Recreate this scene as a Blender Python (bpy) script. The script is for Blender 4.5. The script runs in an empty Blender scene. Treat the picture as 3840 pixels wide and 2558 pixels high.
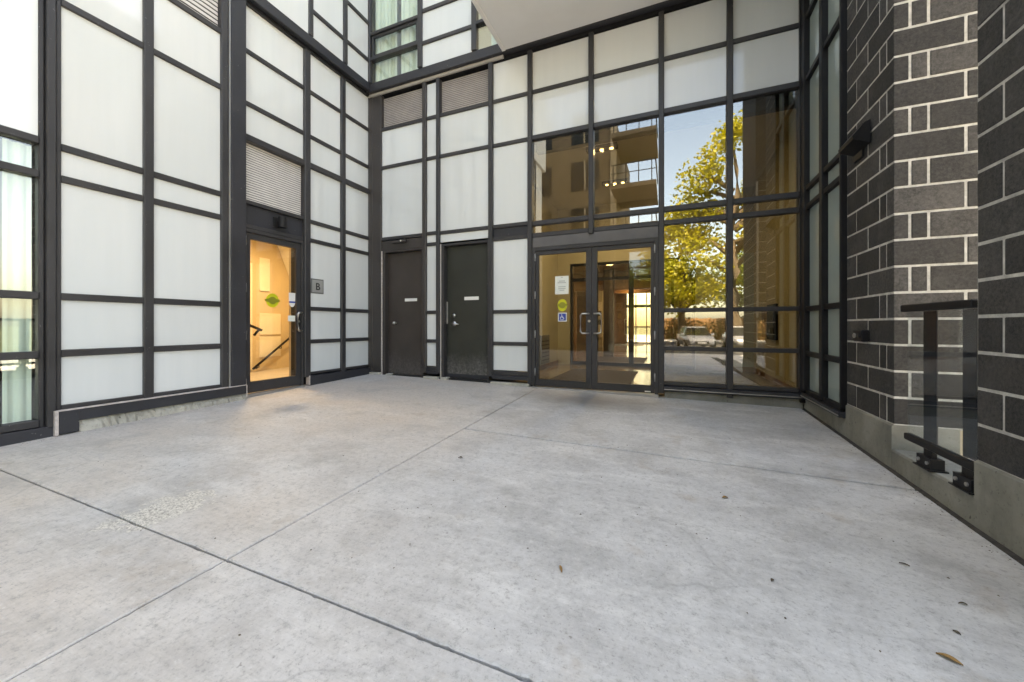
import bpy, bmesh, math, random
from mathutils import Vector, Matrix, Euler
R = math.radians
random.seed(7)
scene = bpy.context.scene
col = scene.collection

# ------------------------------------------------------------------ camera
cam_d = bpy.data.cameras.new('camera'); cam = bpy.data.objects.new('camera', cam_d); col.objects.link(cam)
cam.location = (0, 0, 1.17); cam.rotation_euler = (R(90), 0, R(22.6))
cam_d.sensor_width = 36; cam_d.lens = 13.29; cam_d.shift_y = -0.0152
cam_d.clip_start = 0.05; cam_d.clip_end = 3000
scene.camera = cam

# ------------------------------------------------------------------ sky, sun, exposure
SUN_EL, SUN_AZ = 52, -4           # degrees; azimuth measured from +Y towards +X
world = bpy.data.worlds.new('World'); scene.world = world; world.use_nodes = True
nt = world.node_tree; nt.nodes.clear()
wo = nt.nodes.new('ShaderNodeOutputWorld'); bg = nt.nodes.new('ShaderNodeBackground'); sky = nt.nodes.new('ShaderNodeTexSky')
sky.sky_type = 'NISHITA'; sky.sun_disc = False; sky.sun_elevation = R(SUN_EL); sky.sun_rotation = R(SUN_AZ)
sky.air_density = 1.0; sky.dust_density = 2.5; sky.ozone_density = 1.0
bg.inputs['Strength'].default_value = 0.15
nt.links.new(sky.outputs[0], bg.inputs[0]); nt.links.new(bg.outputs[0], wo.inputs[0])
sun_d = bpy.data.lights.new('sun', 'SUN'); sun_d.energy = 4.5; sun_d.angle = R(0.5); sun_d.color = (1, 0.95, 0.87)
sun = bpy.data.objects.new('sun', sun_d); col.objects.link(sun)
sd = Vector((math.sin(R(SUN_AZ))*math.cos(R(SUN_EL)), math.cos(R(SUN_AZ))*math.cos(R(SUN_EL)), math.sin(R(SUN_EL))))
sun.rotation_euler = sd.to_track_quat('Z', 'Y').to_euler(); sun.location = (0, 0, 60)
vs = scene.view_settings
vs.view_transform = 'Standard'; vs.look = 'None'; vs.gamma = 1; vs.use_curve_mapping = False
vs.exposure = 2.95
vs.use_white_balance = True; vs.white_balance_temperature = 9800; vs.white_balance_tint = 11
scene.cycles.use_denoising = True
scene.cycles.use_adaptive_sampling = True; scene.cycles.adaptive_threshold = 0.02
scene.cycles.max_bounces = 10; scene.cycles.transparent_max_bounces = 16; scene.cycles.glossy_bounces = 6
scene.cycles.caustics_reflective = False; scene.cycles.caustics_refractive = False
scene.cycles.sample_clamp_indirect = 6

# ------------------------------------------------------------------ materials
def nodes(name):
    m = bpy.data.materials.new(name); m.use_nodes = True
    t = m.node_tree; b = t.nodes['Principled BSDF']
    return m, t, b
def N(t, kind, **kw):
    n = t.nodes.new(kind)
    for k, v in kw.items():
        if k in n.inputs: n.inputs[k].default_value = v
        else: setattr(n, k, v)
    return n
def coords(t, scale=(1, 1, 1), kind='Object', loc=(0, 0, 0)):
    if kind == 'World':
        o = N(t, 'ShaderNodeNewGeometry').outputs['Position']
    else:
        o = N(t, 'ShaderNodeTexCoord').outputs[kind]
    mp = N(t, 'ShaderNodeMapping'); mp.inputs['Scale'].default_value = scale; mp.inputs['Location'].default_value = loc
    t.links.new(o, mp.inputs[0]); return mp.outputs[0]
def noise(t, vec, scale, detail=4, rough=0.55):
    n = N(t, 'ShaderNodeTexNoise'); n.inputs['Scale'].default_value = scale; n.inputs['Detail'].default_value = detail
    n.inputs['Roughness'].default_value = rough; t.links.new(vec, n.inputs['Vector']); return n.outputs['Fac']
def ramp(t, fac, stops):
    r = N(t, 'ShaderNodeValToRGB'); e = r.color_ramp.elements
    while len(e) < len(stops): e.new(0.5)
    for k, (p, c) in enumerate(stops):
        e[k].position = p; e[k].color = (c, c, c, 1) if isinstance(c, (int, float)) else (*c, 1)
    t.links.new(fac, r.inputs[0]); return r.outputs[0]
def mix(t, fac, a, b, mode='MIX'):
    m = N(t, 'ShaderNodeMix', data_type='RGBA', blend_type=mode)
    for s, v in ((m.inputs[0], fac), (m.inputs[6], a), (m.inputs[7], b)):
        if hasattr(v, 'default_value') or hasattr(v, 'links'): t.links.new(v, s)
        else: s.default_value = v if isinstance(v, (int, float)) else (*v, 1)
    return m.outputs[2]
def bump(t, b, h, strength=0.3, dist=0.01):
    bp = N(t, 'ShaderNodeBump'); bp.inputs['Strength'].default_value = strength; bp.inputs['Distance'].default_value = dist
    t.links.new(h, bp.inputs['Height']); t.links.new(bp.outputs[0], b.inputs['Normal'])
def math_n(t, op, a, b=0.0):
    m = N(t, 'ShaderNodeMath', operation=op)
    for s, v in ((m.inputs[0], a), (m.inputs[1], b)):
        if isinstance(v, (int, float)): s.default_value = v
        else: t.links.new(v, s)
    return m.outputs[0]

def plain(name, c, rough=0.6, metal=0.0, var=0.0, nscale=6, bumpy=0.0, spec=0.5):
    m, t, b = nodes(name)
    b.inputs['Roughness'].default_value = rough; b.inputs['Metallic'].default_value = metal
    b.inputs['Specular IOR Level'].default_value = spec
    v = coords(t, kind='World')
    n = noise(t, v, nscale)
    lo = tuple(x*(1-var) for x in c); hi = tuple(min(1, x*(1+var)) for x in c)
    t.links.new(ramp(t, n, [(0.3, lo), (0.7, hi)]), b.inputs['Base Color'])
    if bumpy: bump(t, b, noise(t, v, nscale*8), bumpy, 0.004)
    return m
def emit(name, c, s):
    m = bpy.data.materials.new(name); m.use_nodes = True; t = m.node_tree; t.nodes.clear()
    o = t.nodes.new('ShaderNodeOutputMaterial'); e = t.nodes.new('ShaderNodeEmission')
    e.inputs[0].default_value = (*c, 1); e.inputs[1].default_value = s; t.links.new(e.outputs[0], o.inputs[0]); return m
def glass(name, tint, refl, ior=1.5):
    m = bpy.data.materials.new(name); m.use_nodes = True; t = m.node_tree; t.nodes.clear()
    o = t.nodes.new('ShaderNodeOutputMaterial'); tr = t.nodes.new('ShaderNodeBsdfTransparent'); gl = t.nodes.new('ShaderNodeBsdfGlossy')
    tr.inputs[0].default_value = (*tint, 1); gl.inputs['Roughness'].default_value = 0.0
    gl.inputs[0].default_value = (0.95, 0.97, 1.0, 1)
    # Schlick reflectance of one face, the same from either side of the pane
    ge = N(t, 'ShaderNodeNewGeometry'); dt = N(t, 'ShaderNodeVectorMath', operation='DOT_PRODUCT')
    t.links.new(ge.outputs['Incoming'], dt.inputs[0]); t.links.new(ge.outputs['Normal'], dt.inputs[1])
    gr = math_n(t, 'POWER', math_n(t, 'SUBTRACT', 1.0, math_n(t, 'ABSOLUTE', dt.outputs['Value'])), 5.0)
    f0 = ((ior-1)/(ior+1))**2 + refl
    ad = math_n(t, 'ADD', math_n(t, 'MULTIPLY', gr, 1-f0), f0)
    v = coords(t, scale=(0.8, 0.8, 0.8), kind='World')
    bp = N(t, 'ShaderNodeBump'); bp.inputs['Strength'].default_value = 0.05; bp.inputs['Distance'].default_value = 0.02
    t.links.new(noise(t, v, 1.1, 1), bp.inputs['Height']); t.links.new(bp.outputs[0], gl.inputs['Normal'])
    mx = t.nodes.new('ShaderNodeMixShader'); t.links.new(ad, mx.inputs[0]); t.links.new(tr.outputs[0], mx.inputs[1]); t.links.new(gl.outputs[0], mx.inputs[2])
    t.links.new(mx.outputs[0], o.inputs[0]); return m

def m_panel():
    m, t, b = nodes('white spandrel glass')
    v = coords(t, scale=(5, 5, 0.35), kind='World'); n = noise(t, v, 1.6, 5, 0.6)
    v2 = coords(t, kind='World'); n2 = noise(t, v2, 0.9, 2)
    c = mix(t, ramp(t, n, [(0.35, 0.0), (0.7, 1.0)]), (0.735, 0.757, 0.758), (0.77, 0.788, 0.788))
    c = mix(t, ramp(t, n2, [(0.3, 0.0), (0.75, 0.5)]), c, (0.705, 0.75, 0.76))
    oi = N(t, 'ShaderNodeObjectInfo')
    c = mix(t, 1.0, c, ramp(t, oi.outputs['Random'], [(0, 0.92), (1, 1.0)]), 'MULTIPLY')
    t.links.new(c, b.inputs['Base Color'])
    t.links.new(ramp(t, n, [(0.3, 0.03), (0.8, 0.11)]), b.inputs['Roughness'])
    b.inputs['IOR'].default_value = 1.62; return m
def m_metal(name, c, rough=0.42, chips=True):
    m, t, b = nodes(name)
    v = coords(t, kind='World')
    n = noise(t, v, 3.0, 5); n2 = noise(t, v, 38, 3, 0.7)
    cc = mix(t, ramp(t, n, [(0.3, 0.0), (0.75, 1.0)]), c, tuple(x*1.45 for x in c))
    if chips:
        cc = mix(t, ramp(t, n2, [(0.685, 0.0), (0.74, 0.7)]), cc, (0.32, 0.31, 0.30))
    t.links.new(cc, b.inputs['Base Color'])
    t.links.new(ramp(t, n, [(0.3, rough-0.08), (0.7, rough+0.14)]), b.inputs['Roughness'])
    bump(t, b, noise(t, v, 160, 2), 0.06, 0.002)
    return m
def m_block():
    m, t, b = nodes('charcoal split block')
    v = coords(t, kind='World'); n = noise(t, v, 48, 8, 0.82); n2 = noise(t, v, 5, 4); oi = N(t, 'ShaderNodeObjectInfo')
    vo = N(t, 'ShaderNodeTexVoronoi'); vo.inputs['Scale'].default_value = 150; t.links.new(v, vo.inputs['Vector'])
    c = mix(t, ramp(t, n, [(0.36, 0.0), (0.64, 1.0)]), (0.016, 0.0155, 0.0155), (0.085, 0.08, 0.077))
    c = mix(t, ramp(t, n2, [(0.4, 0.0), (0.8, 0.45)]), c, (0.105, 0.098, 0.094))
    c = mix(t, ramp(t, n, [(0.66, 0.0), (0.72, 0.6)]), c, (0.24, 0.23, 0.22))
    sm = noise(t, coords(t, kind='World', loc=(3, 7, 1)), 2.6, 7, 0.75)
    c = mix(t, ramp(t, sm, [(0.56, 0.0), (0.74, 0.35)]), c, (0.26, 0.25, 0.24))
    c = mix(t, 1.0, c, ramp(t, oi.outputs['Random'], [(0, 0.45), (1, 1.15)]), 'MULTIPLY')
    t.links.new(c, b.inputs['Base Color']); b.inputs['Roughness'].default_value = 0.85
    bump(t, b, n, 0.9, 0.008); return m
def m_mortar():
    m, t, b = nodes('pale mortar')
    v = coords(t, kind='World'); n = noise(t, v, 14, 6, 0.7)
    t.links.new(ramp(t, n, [(0.3, (0.30, 0.295, 0.28)), (0.7, (0.60, 0.59, 0.56))]), b.inputs['Base Color'])
    b.inputs['Roughness'].default_value = 0.95; bump(t, b, noise(t, v, 90), 0.5, 0.004); return m
def m_slab():
    m, t, b = nodes('broomed plaza concrete')
    v = coords(t, kind='World')
    big = noise(t, v, 0.42, 6, 0.62); mid = noise(t, v, 2.4, 9, 0.72); fine = noise(t, v, 70, 6, 0.8)
    grain = noise(t, v, 26, 8, 0.85)
    broom = noise(t, coords(t, scale=(2.2, 95, 1), kind='World'), 1.0, 4, 0.7)
    streak = noise(t, coords(t, scale=(1.1, 3.4, 1), kind='World', loc=(3, 1, 0)), 1.2, 8, 0.7)
    c = mix(t, ramp(t, big, [(0.33, 0.0), (0.66, 1.0)]), (0.47, 0.462, 0.458), (0.61, 0.602, 0.595))
    c = mix(t, ramp(t, mid, [(0.40, 0.6), (0.55, 0.0)]), c, (0.36, 0.353, 0.348))
    c = mix(t, ramp(t, streak, [(0.52, 0.0), (0.68, 0.75)]), c, (0.68, 0.672, 0.66))
    # warmer tone over the left half of the court
    sep = N(t, 'ShaderNodeSeparateXYZ'); t.links.new(v, sep.inputs[0])
    wm = noise(t, coords(t, scale=(0.5, 0.8, 1), kind='World', loc=(7, 2, 0)), 1.0, 5)
    left = ramp(t, math_n(t, 'MULTIPLY', sep.outputs[0], -0.2), [(0.1, 0.0), (0.6, 1.0)])
    c = mix(t, mix(t, 1.0, ramp(t, wm, [(0.33, 0.15), (0.6, 0.72)]), left, 'MULTIPLY'), c, (0.62, 0.525, 0.445))
    c = mix(t, ramp(t, grain, [(0.36, 0.6), (0.48, 0.0)]), c, (0.25, 0.243, 0.235))
    c = mix(t, ramp(t, grain, [(0.55, 0.0), (0.68, 0.55)]), c, (0.74, 0.732, 0.72))
    c = mix(t, ramp(t, fine, [(0.30, 0.8), (0.44, 0.0)]), c, (0.19, 0.185, 0.18))
    c = mix(t, ramp(t, broom, [(0.32, 0.16), (0.5, 0.0)]), c, (0.27, 0.265, 0.26))
    # hairline cracks
    wv = N(t, 'ShaderNodeTexVoronoi', feature='DISTANCE_TO_EDGE'); wv.inputs['Scale'].default_value = 0.33
    wob = N(t, 'ShaderNodeVectorMath', operation='ADD'); nc = N(t, 'ShaderNodeTexNoise'); nc.inputs['Scale'].default_value = 2.5; nc.inputs['Detail'].default_value = 5
    t.links.new(v, nc.inputs['Vector']); sc_ = N(t, 'ShaderNodeVectorMath', operation='SCALE'); sc_.inputs['Scale'].default_value = 0.35
    t.links.new(nc.outputs['Color'], sc_.inputs[0]); t.links.new(v, wob.inputs[0]); t.links.new(sc_.outputs[0], wob.inputs[1]); t.links.new(wob.outputs[0], wv.inputs['Vector'])
    crk = mix(t, 1.0, ramp(t, wv.outputs['Distance'], [(0.0006, 0.28), (0.0018, 0.0)]), ramp(t, big, [(0.47, 0.0), (0.55, 1.0)]), 'MULTIPLY')
    c = mix(t, crk, c, (0.2, 0.19, 0.18))
    # dark blotches and rust freckles
    bl = noise(t, coords(t, kind='World', loc=(11, 5, 0)), 1.7, 6, 0.7)
    c = mix(t, ramp(t, bl, [(0.56, 0.0), (0.72, 0.45)]), c, (0.29, 0.282, 0.272))
    fr = noise(t, coords(t, kind='World', loc=(2, 9, 0)), 13, 3, 0.6)
    c = mix(t, ramp(t, fr, [(0.735, 0.0), (0.77, 0.65)]), c, (0.17, 0.155, 0.14))
    rs = noise(t, coords(t, kind='World', loc=(4, 1, 0)), 2.8, 6, 0.65)
    c = mix(t, ramp(t, rs, [(0.60, 0.0), (0.76, 0.5)]), c, (0.33, 0.25, 0.18))
    # tread-worn patch in front of the entrance
    vm = N(t, 'ShaderNodeVectorMath', operation='DISTANCE'); mp = coords(t, scale=(0.62, 1.25, 0), kind='World')
    t.links.new(mp, vm.inputs[0]); vm.inputs[1].default_value = (-1.05*0.62, 5.2*1.25, 0)
    worn = math_n(t, 'ADD', vm.outputs['Value'], math_n(t, 'MULTIPLY', mid, 0.5))
    c = mix(t, ramp(t, worn, [(0.40, 0.85), (1.0, 0.0)]), c, (0.22, 0.207, 0.195))
    # spalled patch beside the control joint
    vs_ = N(t, 'ShaderNodeVectorMath', operation='DISTANCE'); mp2 = coords(t, scale=(1.25, 0.85, 0), kind='World')
    t.links.new(mp2, vs_.inputs[0]); vs_.inputs[1].default_value = (-2.79*1.25, 1.29*0.85, 0)
    sp = math_n(t, 'ADD', vs_.outputs['Value'], math_n(t, 'MULTIPLY', noise(t, v, 11, 5, 0.7), 0.55))
    spm = ramp(t, sp, [(0.45, 1.0), (0.50, 0.0)])
    chip = noise(t, v, 80, 6, 0.8)
    c = mix(t, spm, c, ramp(t, chip, [(0.38, (0.24, 0.22, 0.195)), (0.56, (0.74, 0.70, 0.64))]))
    t.links.new(c, b.inputs['Base Color'])
    t.links.new(ramp(t, mid, [(0.3, 0.62), (0.7, 0.85)]), b.inputs['Roughness'])
    h = math_n(t, 'ADD', math_n(t, 'MULTIPLY', broom, 0.3), math_n(t, 'MULTIPLY', grain, 0.9))
    h = math_n(t, 'ADD', h, math_n(t, 'MULTIPLY', math_n(t, 'MULTIPLY', spm, chip), 3.0))
    bump(t, b, h, 0.45, 0.004); return m
def m_concrete(name, lo, hi):
    m, t, b = nodes(name)
    v = coords(t, kind='World'); n = noise(t, v, 2.3, 6, 0.65); f = noise(t, v, 45, 5, 0.7)
    st = noise(t, coords(t, scale=(4, 4, 0.6), kind='World'), 1.5, 5)
    c = mix(t, ramp(t, n, [(0.3, 0.0), (0.7, 1.0)]), lo, hi)
    c = mix(t, ramp(t, f, [(0.28, 0.7), (0.42, 0.0)]), c, tuple(x*0.5 for x in lo))
    c = mix(t, ramp(t, st, [(0.55, 0.0), (0.75, 0.5)]), c, tuple(x*0.62 for x in lo))
    pit = noise(t, coords(t, kind='World', loc=(5, 5, 5)), 22, 2)
    c = mix(t, ramp(t, pit, [(0.72, 0.0), (0.75, 0.8)]), c, (0.06, 0.055, 0.05))
    t.links.new(c, b.inputs['Base Color']); b.inputs['Roughness'].default_value = 0.9
    bump(t, b, f, 0.5, 0.006); return m
def m_leafy(name, c1, c2):
    m, t, b = nodes(name)
    n = noise(t, coords(t, kind='World'), 0.9, 3); oi = noise(t, coords(t, kind='World'), 9, 2)
    c = mix(t, ramp(t, n, [(0.35, 0.0), (0.65, 1.0)]), c1, c2)
    c = mix(t, 1.0, c, ramp(t, oi, [(0.3, 0.65), (0.7, 1.25)]), 'MULTIPLY')
    t.links.new(c, b.inputs['Base Color']); b.inputs['Roughness'].default_value = 0.55
    tr = N(t, 'ShaderNodeBsdfTranslucent'); t.links.new(c, tr.inputs[0])
    mx = N(t, 'ShaderNodeMixShader'); mx.inputs[0].default_value = 0.45
    o = t.nodes['Material Output']; t.links.new(b.outputs[0], mx.inputs[1]); t.links.new(tr.outputs[0], mx.inputs[2]); t.links.new(mx.outputs[0], o.inputs[0])
    return m
def m_tile():
    m, t, b = nodes('lobby floor tile')
    v = coords(t, kind='World'); n = noise(t, v, 1.6, 6, 0.65); oi = N(t, 'ShaderNodeObjectInfo')
    c = mix(t, ramp(t, n, [(0.3, 0.0), (0.7, 1.0)]), (0.20, 0.165, 0.13), (0.36, 0.31, 0.25))
    c = mix(t, 1.0, c, ramp(t, oi.outputs['Random'], [(0, 0.8), (1, 1.1)]), 'MULTIPLY')
    t.links.new(c, b.inputs['Base Color']); b.inputs['Roughness'].default_value = 0.16; return m
def m_tile_field():
    m, t, b = nodes('far lobby floor tile')
    v = coords(t, kind='World'); n = noise(t, v, 1.6, 6, 0.65)
    br = N(t, 'ShaderNodeTexBrick'); br.inputs['Scale'].default_value = 1.0; br.inputs['Mortar Size'].default_value = 0.007
    br.inputs['Brick Width'].default_value = 0.6; br.inputs['Row Height'].default_value = 0.6; br.offset = 0.0
    br.inputs['Color1'].default_value = (1, 1, 1, 1); br.inputs['Color2'].default_value = (0.85, 0.85, 0.85, 1); br.inputs['Mortar'].default_value = (0.45, 0.45, 0.45, 1)
    t.links.new(v, br.inputs['Vector'])
    c = mix(t, ramp(t, n, [(0.3, 0.0), (0.7, 1.0)]), (0.24, 0.2, 0.16), (0.40, 0.35, 0.29))
    c = mix(t, 1.0, c, br.outputs[0], 'MULTIPLY')
    t.links.new(c, b.inputs['Base Color']); b.inputs['Roughness'].default_value = 0.14; return m

M = {}
M['panel'] = m_panel()
M['metal'] = m_metal('charcoal aluminium', (0.031, 0.0295, 0.0315))
M['metal2'] = m_metal('charcoal flashing', (0.024, 0.024, 0.029), 0.5)
M['header'] = m_metal('grey header plate', (0.10, 0.095, 0.095), 0.5, False)
M['bronze'] = m_metal('bronze door frame', (0.040, 0.034, 0.032), 0.45)
M['door_brown'] = m_metal('brown painted steel', (0.042, 0.033, 0.029), 0.36, False)
M['door_olive'] = m_metal('dark olive painted steel', (0.024, 0.025, 0.020), 0.36, False)
for key, sc0 in (('door_brown', 0.5), ('door_olive', 1.0)):       # scuffed feet of the steel doors
    t = M[key].node_tree; b = t.nodes['Principled BSDF']; src = b.inputs['Base Color'].links[0].from_socket
    v = coords(t, kind='World'); sp = N(t, 'ShaderNodeSeparateXYZ'); t.links.new(v, sp.inputs[0])
    sm = noise(t, coords(t, scale=(3, 3, 1.2), kind='World'), 2.2, 7, 0.7)
    low = ramp(t, math_n(t, 'SUBTRACT', sp.outputs[2], math_n(t, 'MULTIPLY', sm, 0.55)), [(0.05, 0.75*sc0), (0.42, 0.0)])
    gr_ = noise(t, v, 24, 6, 0.8)
    t.links.new(mix(t, mix(t, 1.0, low, ramp(t, gr_, [(0.4, 0.15), (0.65, 1.0)]), 'MULTIPLY'), src, (0.22, 0.21, 0.21)), b.inputs['Base Color'])
M['louvre'] = plain('louvre slat paint', (0.66, 0.63, 0.60), 0.5, 0, 0.08)
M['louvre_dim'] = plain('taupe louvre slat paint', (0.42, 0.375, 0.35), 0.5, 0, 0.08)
M['black'] = plain('black', (0.012, 0.012, 0.013), 0.5)
M['black_metal'] = plain('black painted metal', (0.014, 0.0135, 0.0145), 0.5, 0, 0.1, 6, 0, 0.25)
M['post_metal'] = plain('navy black post', (0.014, 0.016, 0.022), 0.6, 0, 0.1, 6, 0, 0.2)
M['reveal'] = plain('pale reveal strip', (0.46, 0.43, 0.40), 0.6, 0, 0.1)
M['worn_edge'] = plain('worn pale edge trim', (0.55, 0.48, 0.45), 0.7, 0, 0.25, 20)
M['steel'] = plain('brushed steel', (0.62, 0.61, 0.59), 0.28, 1.0, 0.05)
M['dull_steel'] = plain('dull hinge steel', (0.42, 0.41, 0.40), 0.4, 0.7, 0.1)
M['block'] = m_block(); M['mortar'] = m_mortar(); M['slab'] = m_slab()
M['kerb'] = m_concrete('kerb concrete', (0.15, 0.146, 0.125), (0.30, 0.295, 0.262))
M['ledge'] = m_concrete('rough foundation concrete', (0.30, 0.28, 0.24), (0.55, 0.52, 0.46))
M['soffit'] = plain('soffit stucco', (0.72, 0.725, 0.73), 0.9, 0, 0.04, 1.5, 0.25)
M['fascia'] = plain('fascia', (0.72, 0.72, 0.71), 0.7, 0, 0.03)
M['joint'] = plain('joint dirt', (0.05, 0.045, 0.04), 0.95, 0, 0.4, 20)
M['glass'] = glass('coated vision glass', (0.75, 0.73, 0.63), 0.16)
M['glass_door'] = glass('clear door glass', (0.90, 0.90, 0.85), 0.0)
M['glass_win'] = glass('window glass', (0.94, 0.985, 0.955), 0.05)
M['glass_rail'] = glass('railing glass', (0.93, 0.96, 0.97), 0.0, 1.5)
M['glass_teal'] = glass('green tinted glass', (0.50, 0.60, 0.57), 0.08)
M['teal_panel'] = plain('green tinted spandrel', (0.37, 0.44, 0.415), 0.05, 0, 0.05, 1.0)
M['teal_panel'].node_tree.nodes['Principled BSDF'].inputs['IOR'].default_value = 1.7
M['glass_inner'] = glass('inner glass', (0.85, 0.85, 0.82), 0.04)
M['curtain'] = plain('curtain cloth', (0.84, 0.86, 0.80), 0.9, 0, 0.03)
M['wall_beige'] = plain('beige lobby paint', (0.50, 0.46, 0.34), 0.75, 0, 0.04, 1.0)
M['wall_grey'] = plain('grey green lobby wall', (0.46, 0.50, 0.47), 0.6, 0, 0.06, 1.0)
M['wall_stair'] = plain('stair paint', (0.66, 0.54, 0.38), 0.8, 0, 0.03)
M['flight_and_reflection'] = plain('stair flight and reflection paint', (0.86, 0.80, 0.68), 0.6, 0, 0.03)  # stair flight colour, also the tone of the reflections built as boards
M['wood'] = plain('brown wood', (0.26, 0.14, 0.065), 0.4, 0, 0.3, 4)
M['ceiling'] = plain('ceiling paint', (0.62, 0.58, 0.50), 0.9)
M['tile'] = m_tile(); M['tile_field'] = m_tile_field()
M['mat'] = plain('entrance mat', (0.075, 0.062, 0.052), 0.95, 0, 0.2, 30, 0.5)
M['white'] = plain('white plastic', (0.80, 0.79, 0.76), 0.5, 0, 0.02)
M['paper'] = plain('paper', (0.78, 0.80, 0.74), 0.8)
M['ink'] = plain('faded ink', (0.45, 0.47, 0.44), 0.8)
M['yellow'] = plain('yellow sticker', (0.62, 0.60, 0.03), 0.5)
M['yellow_dark'] = plain('olive sticker print', (0.27, 0.26, 0.025), 0.5)
M['blue'] = plain('blue sticker', (0.02, 0.055, 0.32), 0.5)
M['sign_grey'] = plain('sign grey plate', (0.33, 0.33, 0.32), 0.45, 0, 0.06)
M['sign_rim'] = plain('sign rim', (0.16, 0.16, 0.16), 0.45)
M['sign_ink'] = plain('sign letter', (0.02, 0.02, 0.02), 0.5)
M['lamp_on'] = emit('lit lamp', (1.0, 0.72, 0.40), 2)
M['lamp_soft'] = emit('lit ceiling lamp', (1.0, 0.74, 0.40), 2.5)
M['screen'] = plain('dark screen', (0.008, 0.008, 0.009), 0.12)
M['picture'] = plain('brown picture', (0.22, 0.15, 0.08), 0.4, 0, 0.4, 5)
M['asphalt'] = plain('asphalt', (0.055, 0.054, 0.055), 0.9, 0, 0.2, 8, 0.4)
M['pavement'] = plain('pavement concrete', (0.50, 0.49, 0.47), 0.9, 0, 0.12, 2)
M['ground'] = plain('dry lawn ground', (0.10, 0.11, 0.045), 0.95, 0, 0.35, 1.5, 0.4)
M['paint_line'] = plain('road paint', (0.7, 0.7, 0.68), 0.7, 0, 0.1)
M['tower'] = plain('pale cladding', (0.66, 0.66, 0.64), 0.5, 0, 0.03)
M['brown_wall'] = plain('brown brick cladding', (0.15, 0.115, 0.075), 0.85, 0, 0.15, 3)
M['tan_wall'] = plain('tan render', (0.42, 0.35, 0.26), 0.9, 0, 0.06)
M['bark'] = plain('bark', (0.10, 0.075, 0.05), 0.95, 0, 0.35, 9, 0.7)
M['leaf_a'] = m_leafy('yellow green leaves', (0.27, 0.29, 0.02), (0.42, 0.37, 0.02))
M['leaf_b'] = m_leafy('green leaves', (0.10, 0.16, 0.02), (0.22, 0.24, 0.02))
M['hedge'] = m_leafy('brownish hedge leaves', (0.10, 0.085, 0.02), (0.16, 0.11, 0.03))
M['dry_leaf'] = plain('dry leaf', (0.30, 0.17, 0.06), 0.8, 0, 0.3, 30)
M['dark_leaf'] = plain('dark dry leaf', (0.10, 0.075, 0.05), 0.8, 0, 0.3, 30)
M['car_white'] = plain('white car paint', (0.55, 0.56, 0.57), 0.2)
M['car_grey'] = plain('silver car paint', (0.40, 0.42, 0.45), 0.25, 0.5)
M['car_glass'] = plain('car glass', (0.02, 0.022, 0.025), 0.05)
M['rubber'] = plain('rubber', (0.02, 0.02, 0.02), 0.8)
M['headlamp'] = plain('headlamp lens', (0.7, 0.72, 0.75), 0.1)

# ------------------------------------------------------------------ object helpers
WL = {}
def link(ob, parent, world_loc):
    col.objects.link(ob); w = Vector(world_loc); WL[ob.name] = w
    if parent is not None:
        ob.parent = parent; ob.location = w - WL[parent.name]
    else: ob.location = w
    return ob
def thing(name, label, cat, loc, group=None):
    o = bpy.data.objects.new(name, None); o.empty_display_size = 0.2
    link(o, None, loc); tag(o, label, cat, group); return o
def tag(o, label=None, cat=None, group=None, kind=None):
    if label: o['label'] = label
    if cat: o['category'] = cat
    if group: o['group'] = group
    if kind: o['kind'] = kind
    return o
def structure(name, loc=(0, 0, 0)):
    o = bpy.data.objects.new(name, None); link(o, None, loc); o['kind'] = 'structure'; return o
_cache = {}
def box_mesh(d, mat, bev):
    d = tuple(round(x, 4) for x in d); key = (d, mat, bev)
    if key in _cache: return _cache[key]
    bm = bmesh.new(); bmesh.ops.create_cube(bm, size=1)
    for v in bm.verts: v.co = Vector((v.co.x*d[0], v.co.y*d[1], v.co.z*d[2]))
    bv = min(bev, min(d)*0.3)
    if bv > 0.0004: bmesh.ops.bevel(bm, geom=bm.edges[:], offset=bv, segments=1, affect='EDGES')
    me = bpy.data.meshes.new('box'); bm.to_mesh(me); bm.free(); me.materials.append(M[mat]); _cache[key] = me; return me
def box(name, lo, hi, mat, parent, bev=0.003, rot=None):
    lo, hi = Vector([min(a, b) for a, b in zip(lo, hi)]), Vector([max(a, b) for a, b in zip(lo, hi)])
    ob = bpy.data.objects.new(name, box_mesh(hi-lo, mat, bev))
    link(ob, parent, (lo+hi)/2)
    if rot: ob.rotation_euler = rot
    return ob
def mesh_ob(name, verts, faces, mat, parent, loc, smooth=False):
    me = bpy.data.meshes.new(name); me.from_pydata([tuple(Vector(v)-Vector(loc)) for v in verts], [], faces)
    me.materials.append(M[mat] if isinstance(mat, str) else mat); me.update()
    if smooth:
        for p in me.polygons: p.use_smooth = True
    ob = bpy.data.objects.new(name, me); return link(ob, parent, loc)
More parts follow.
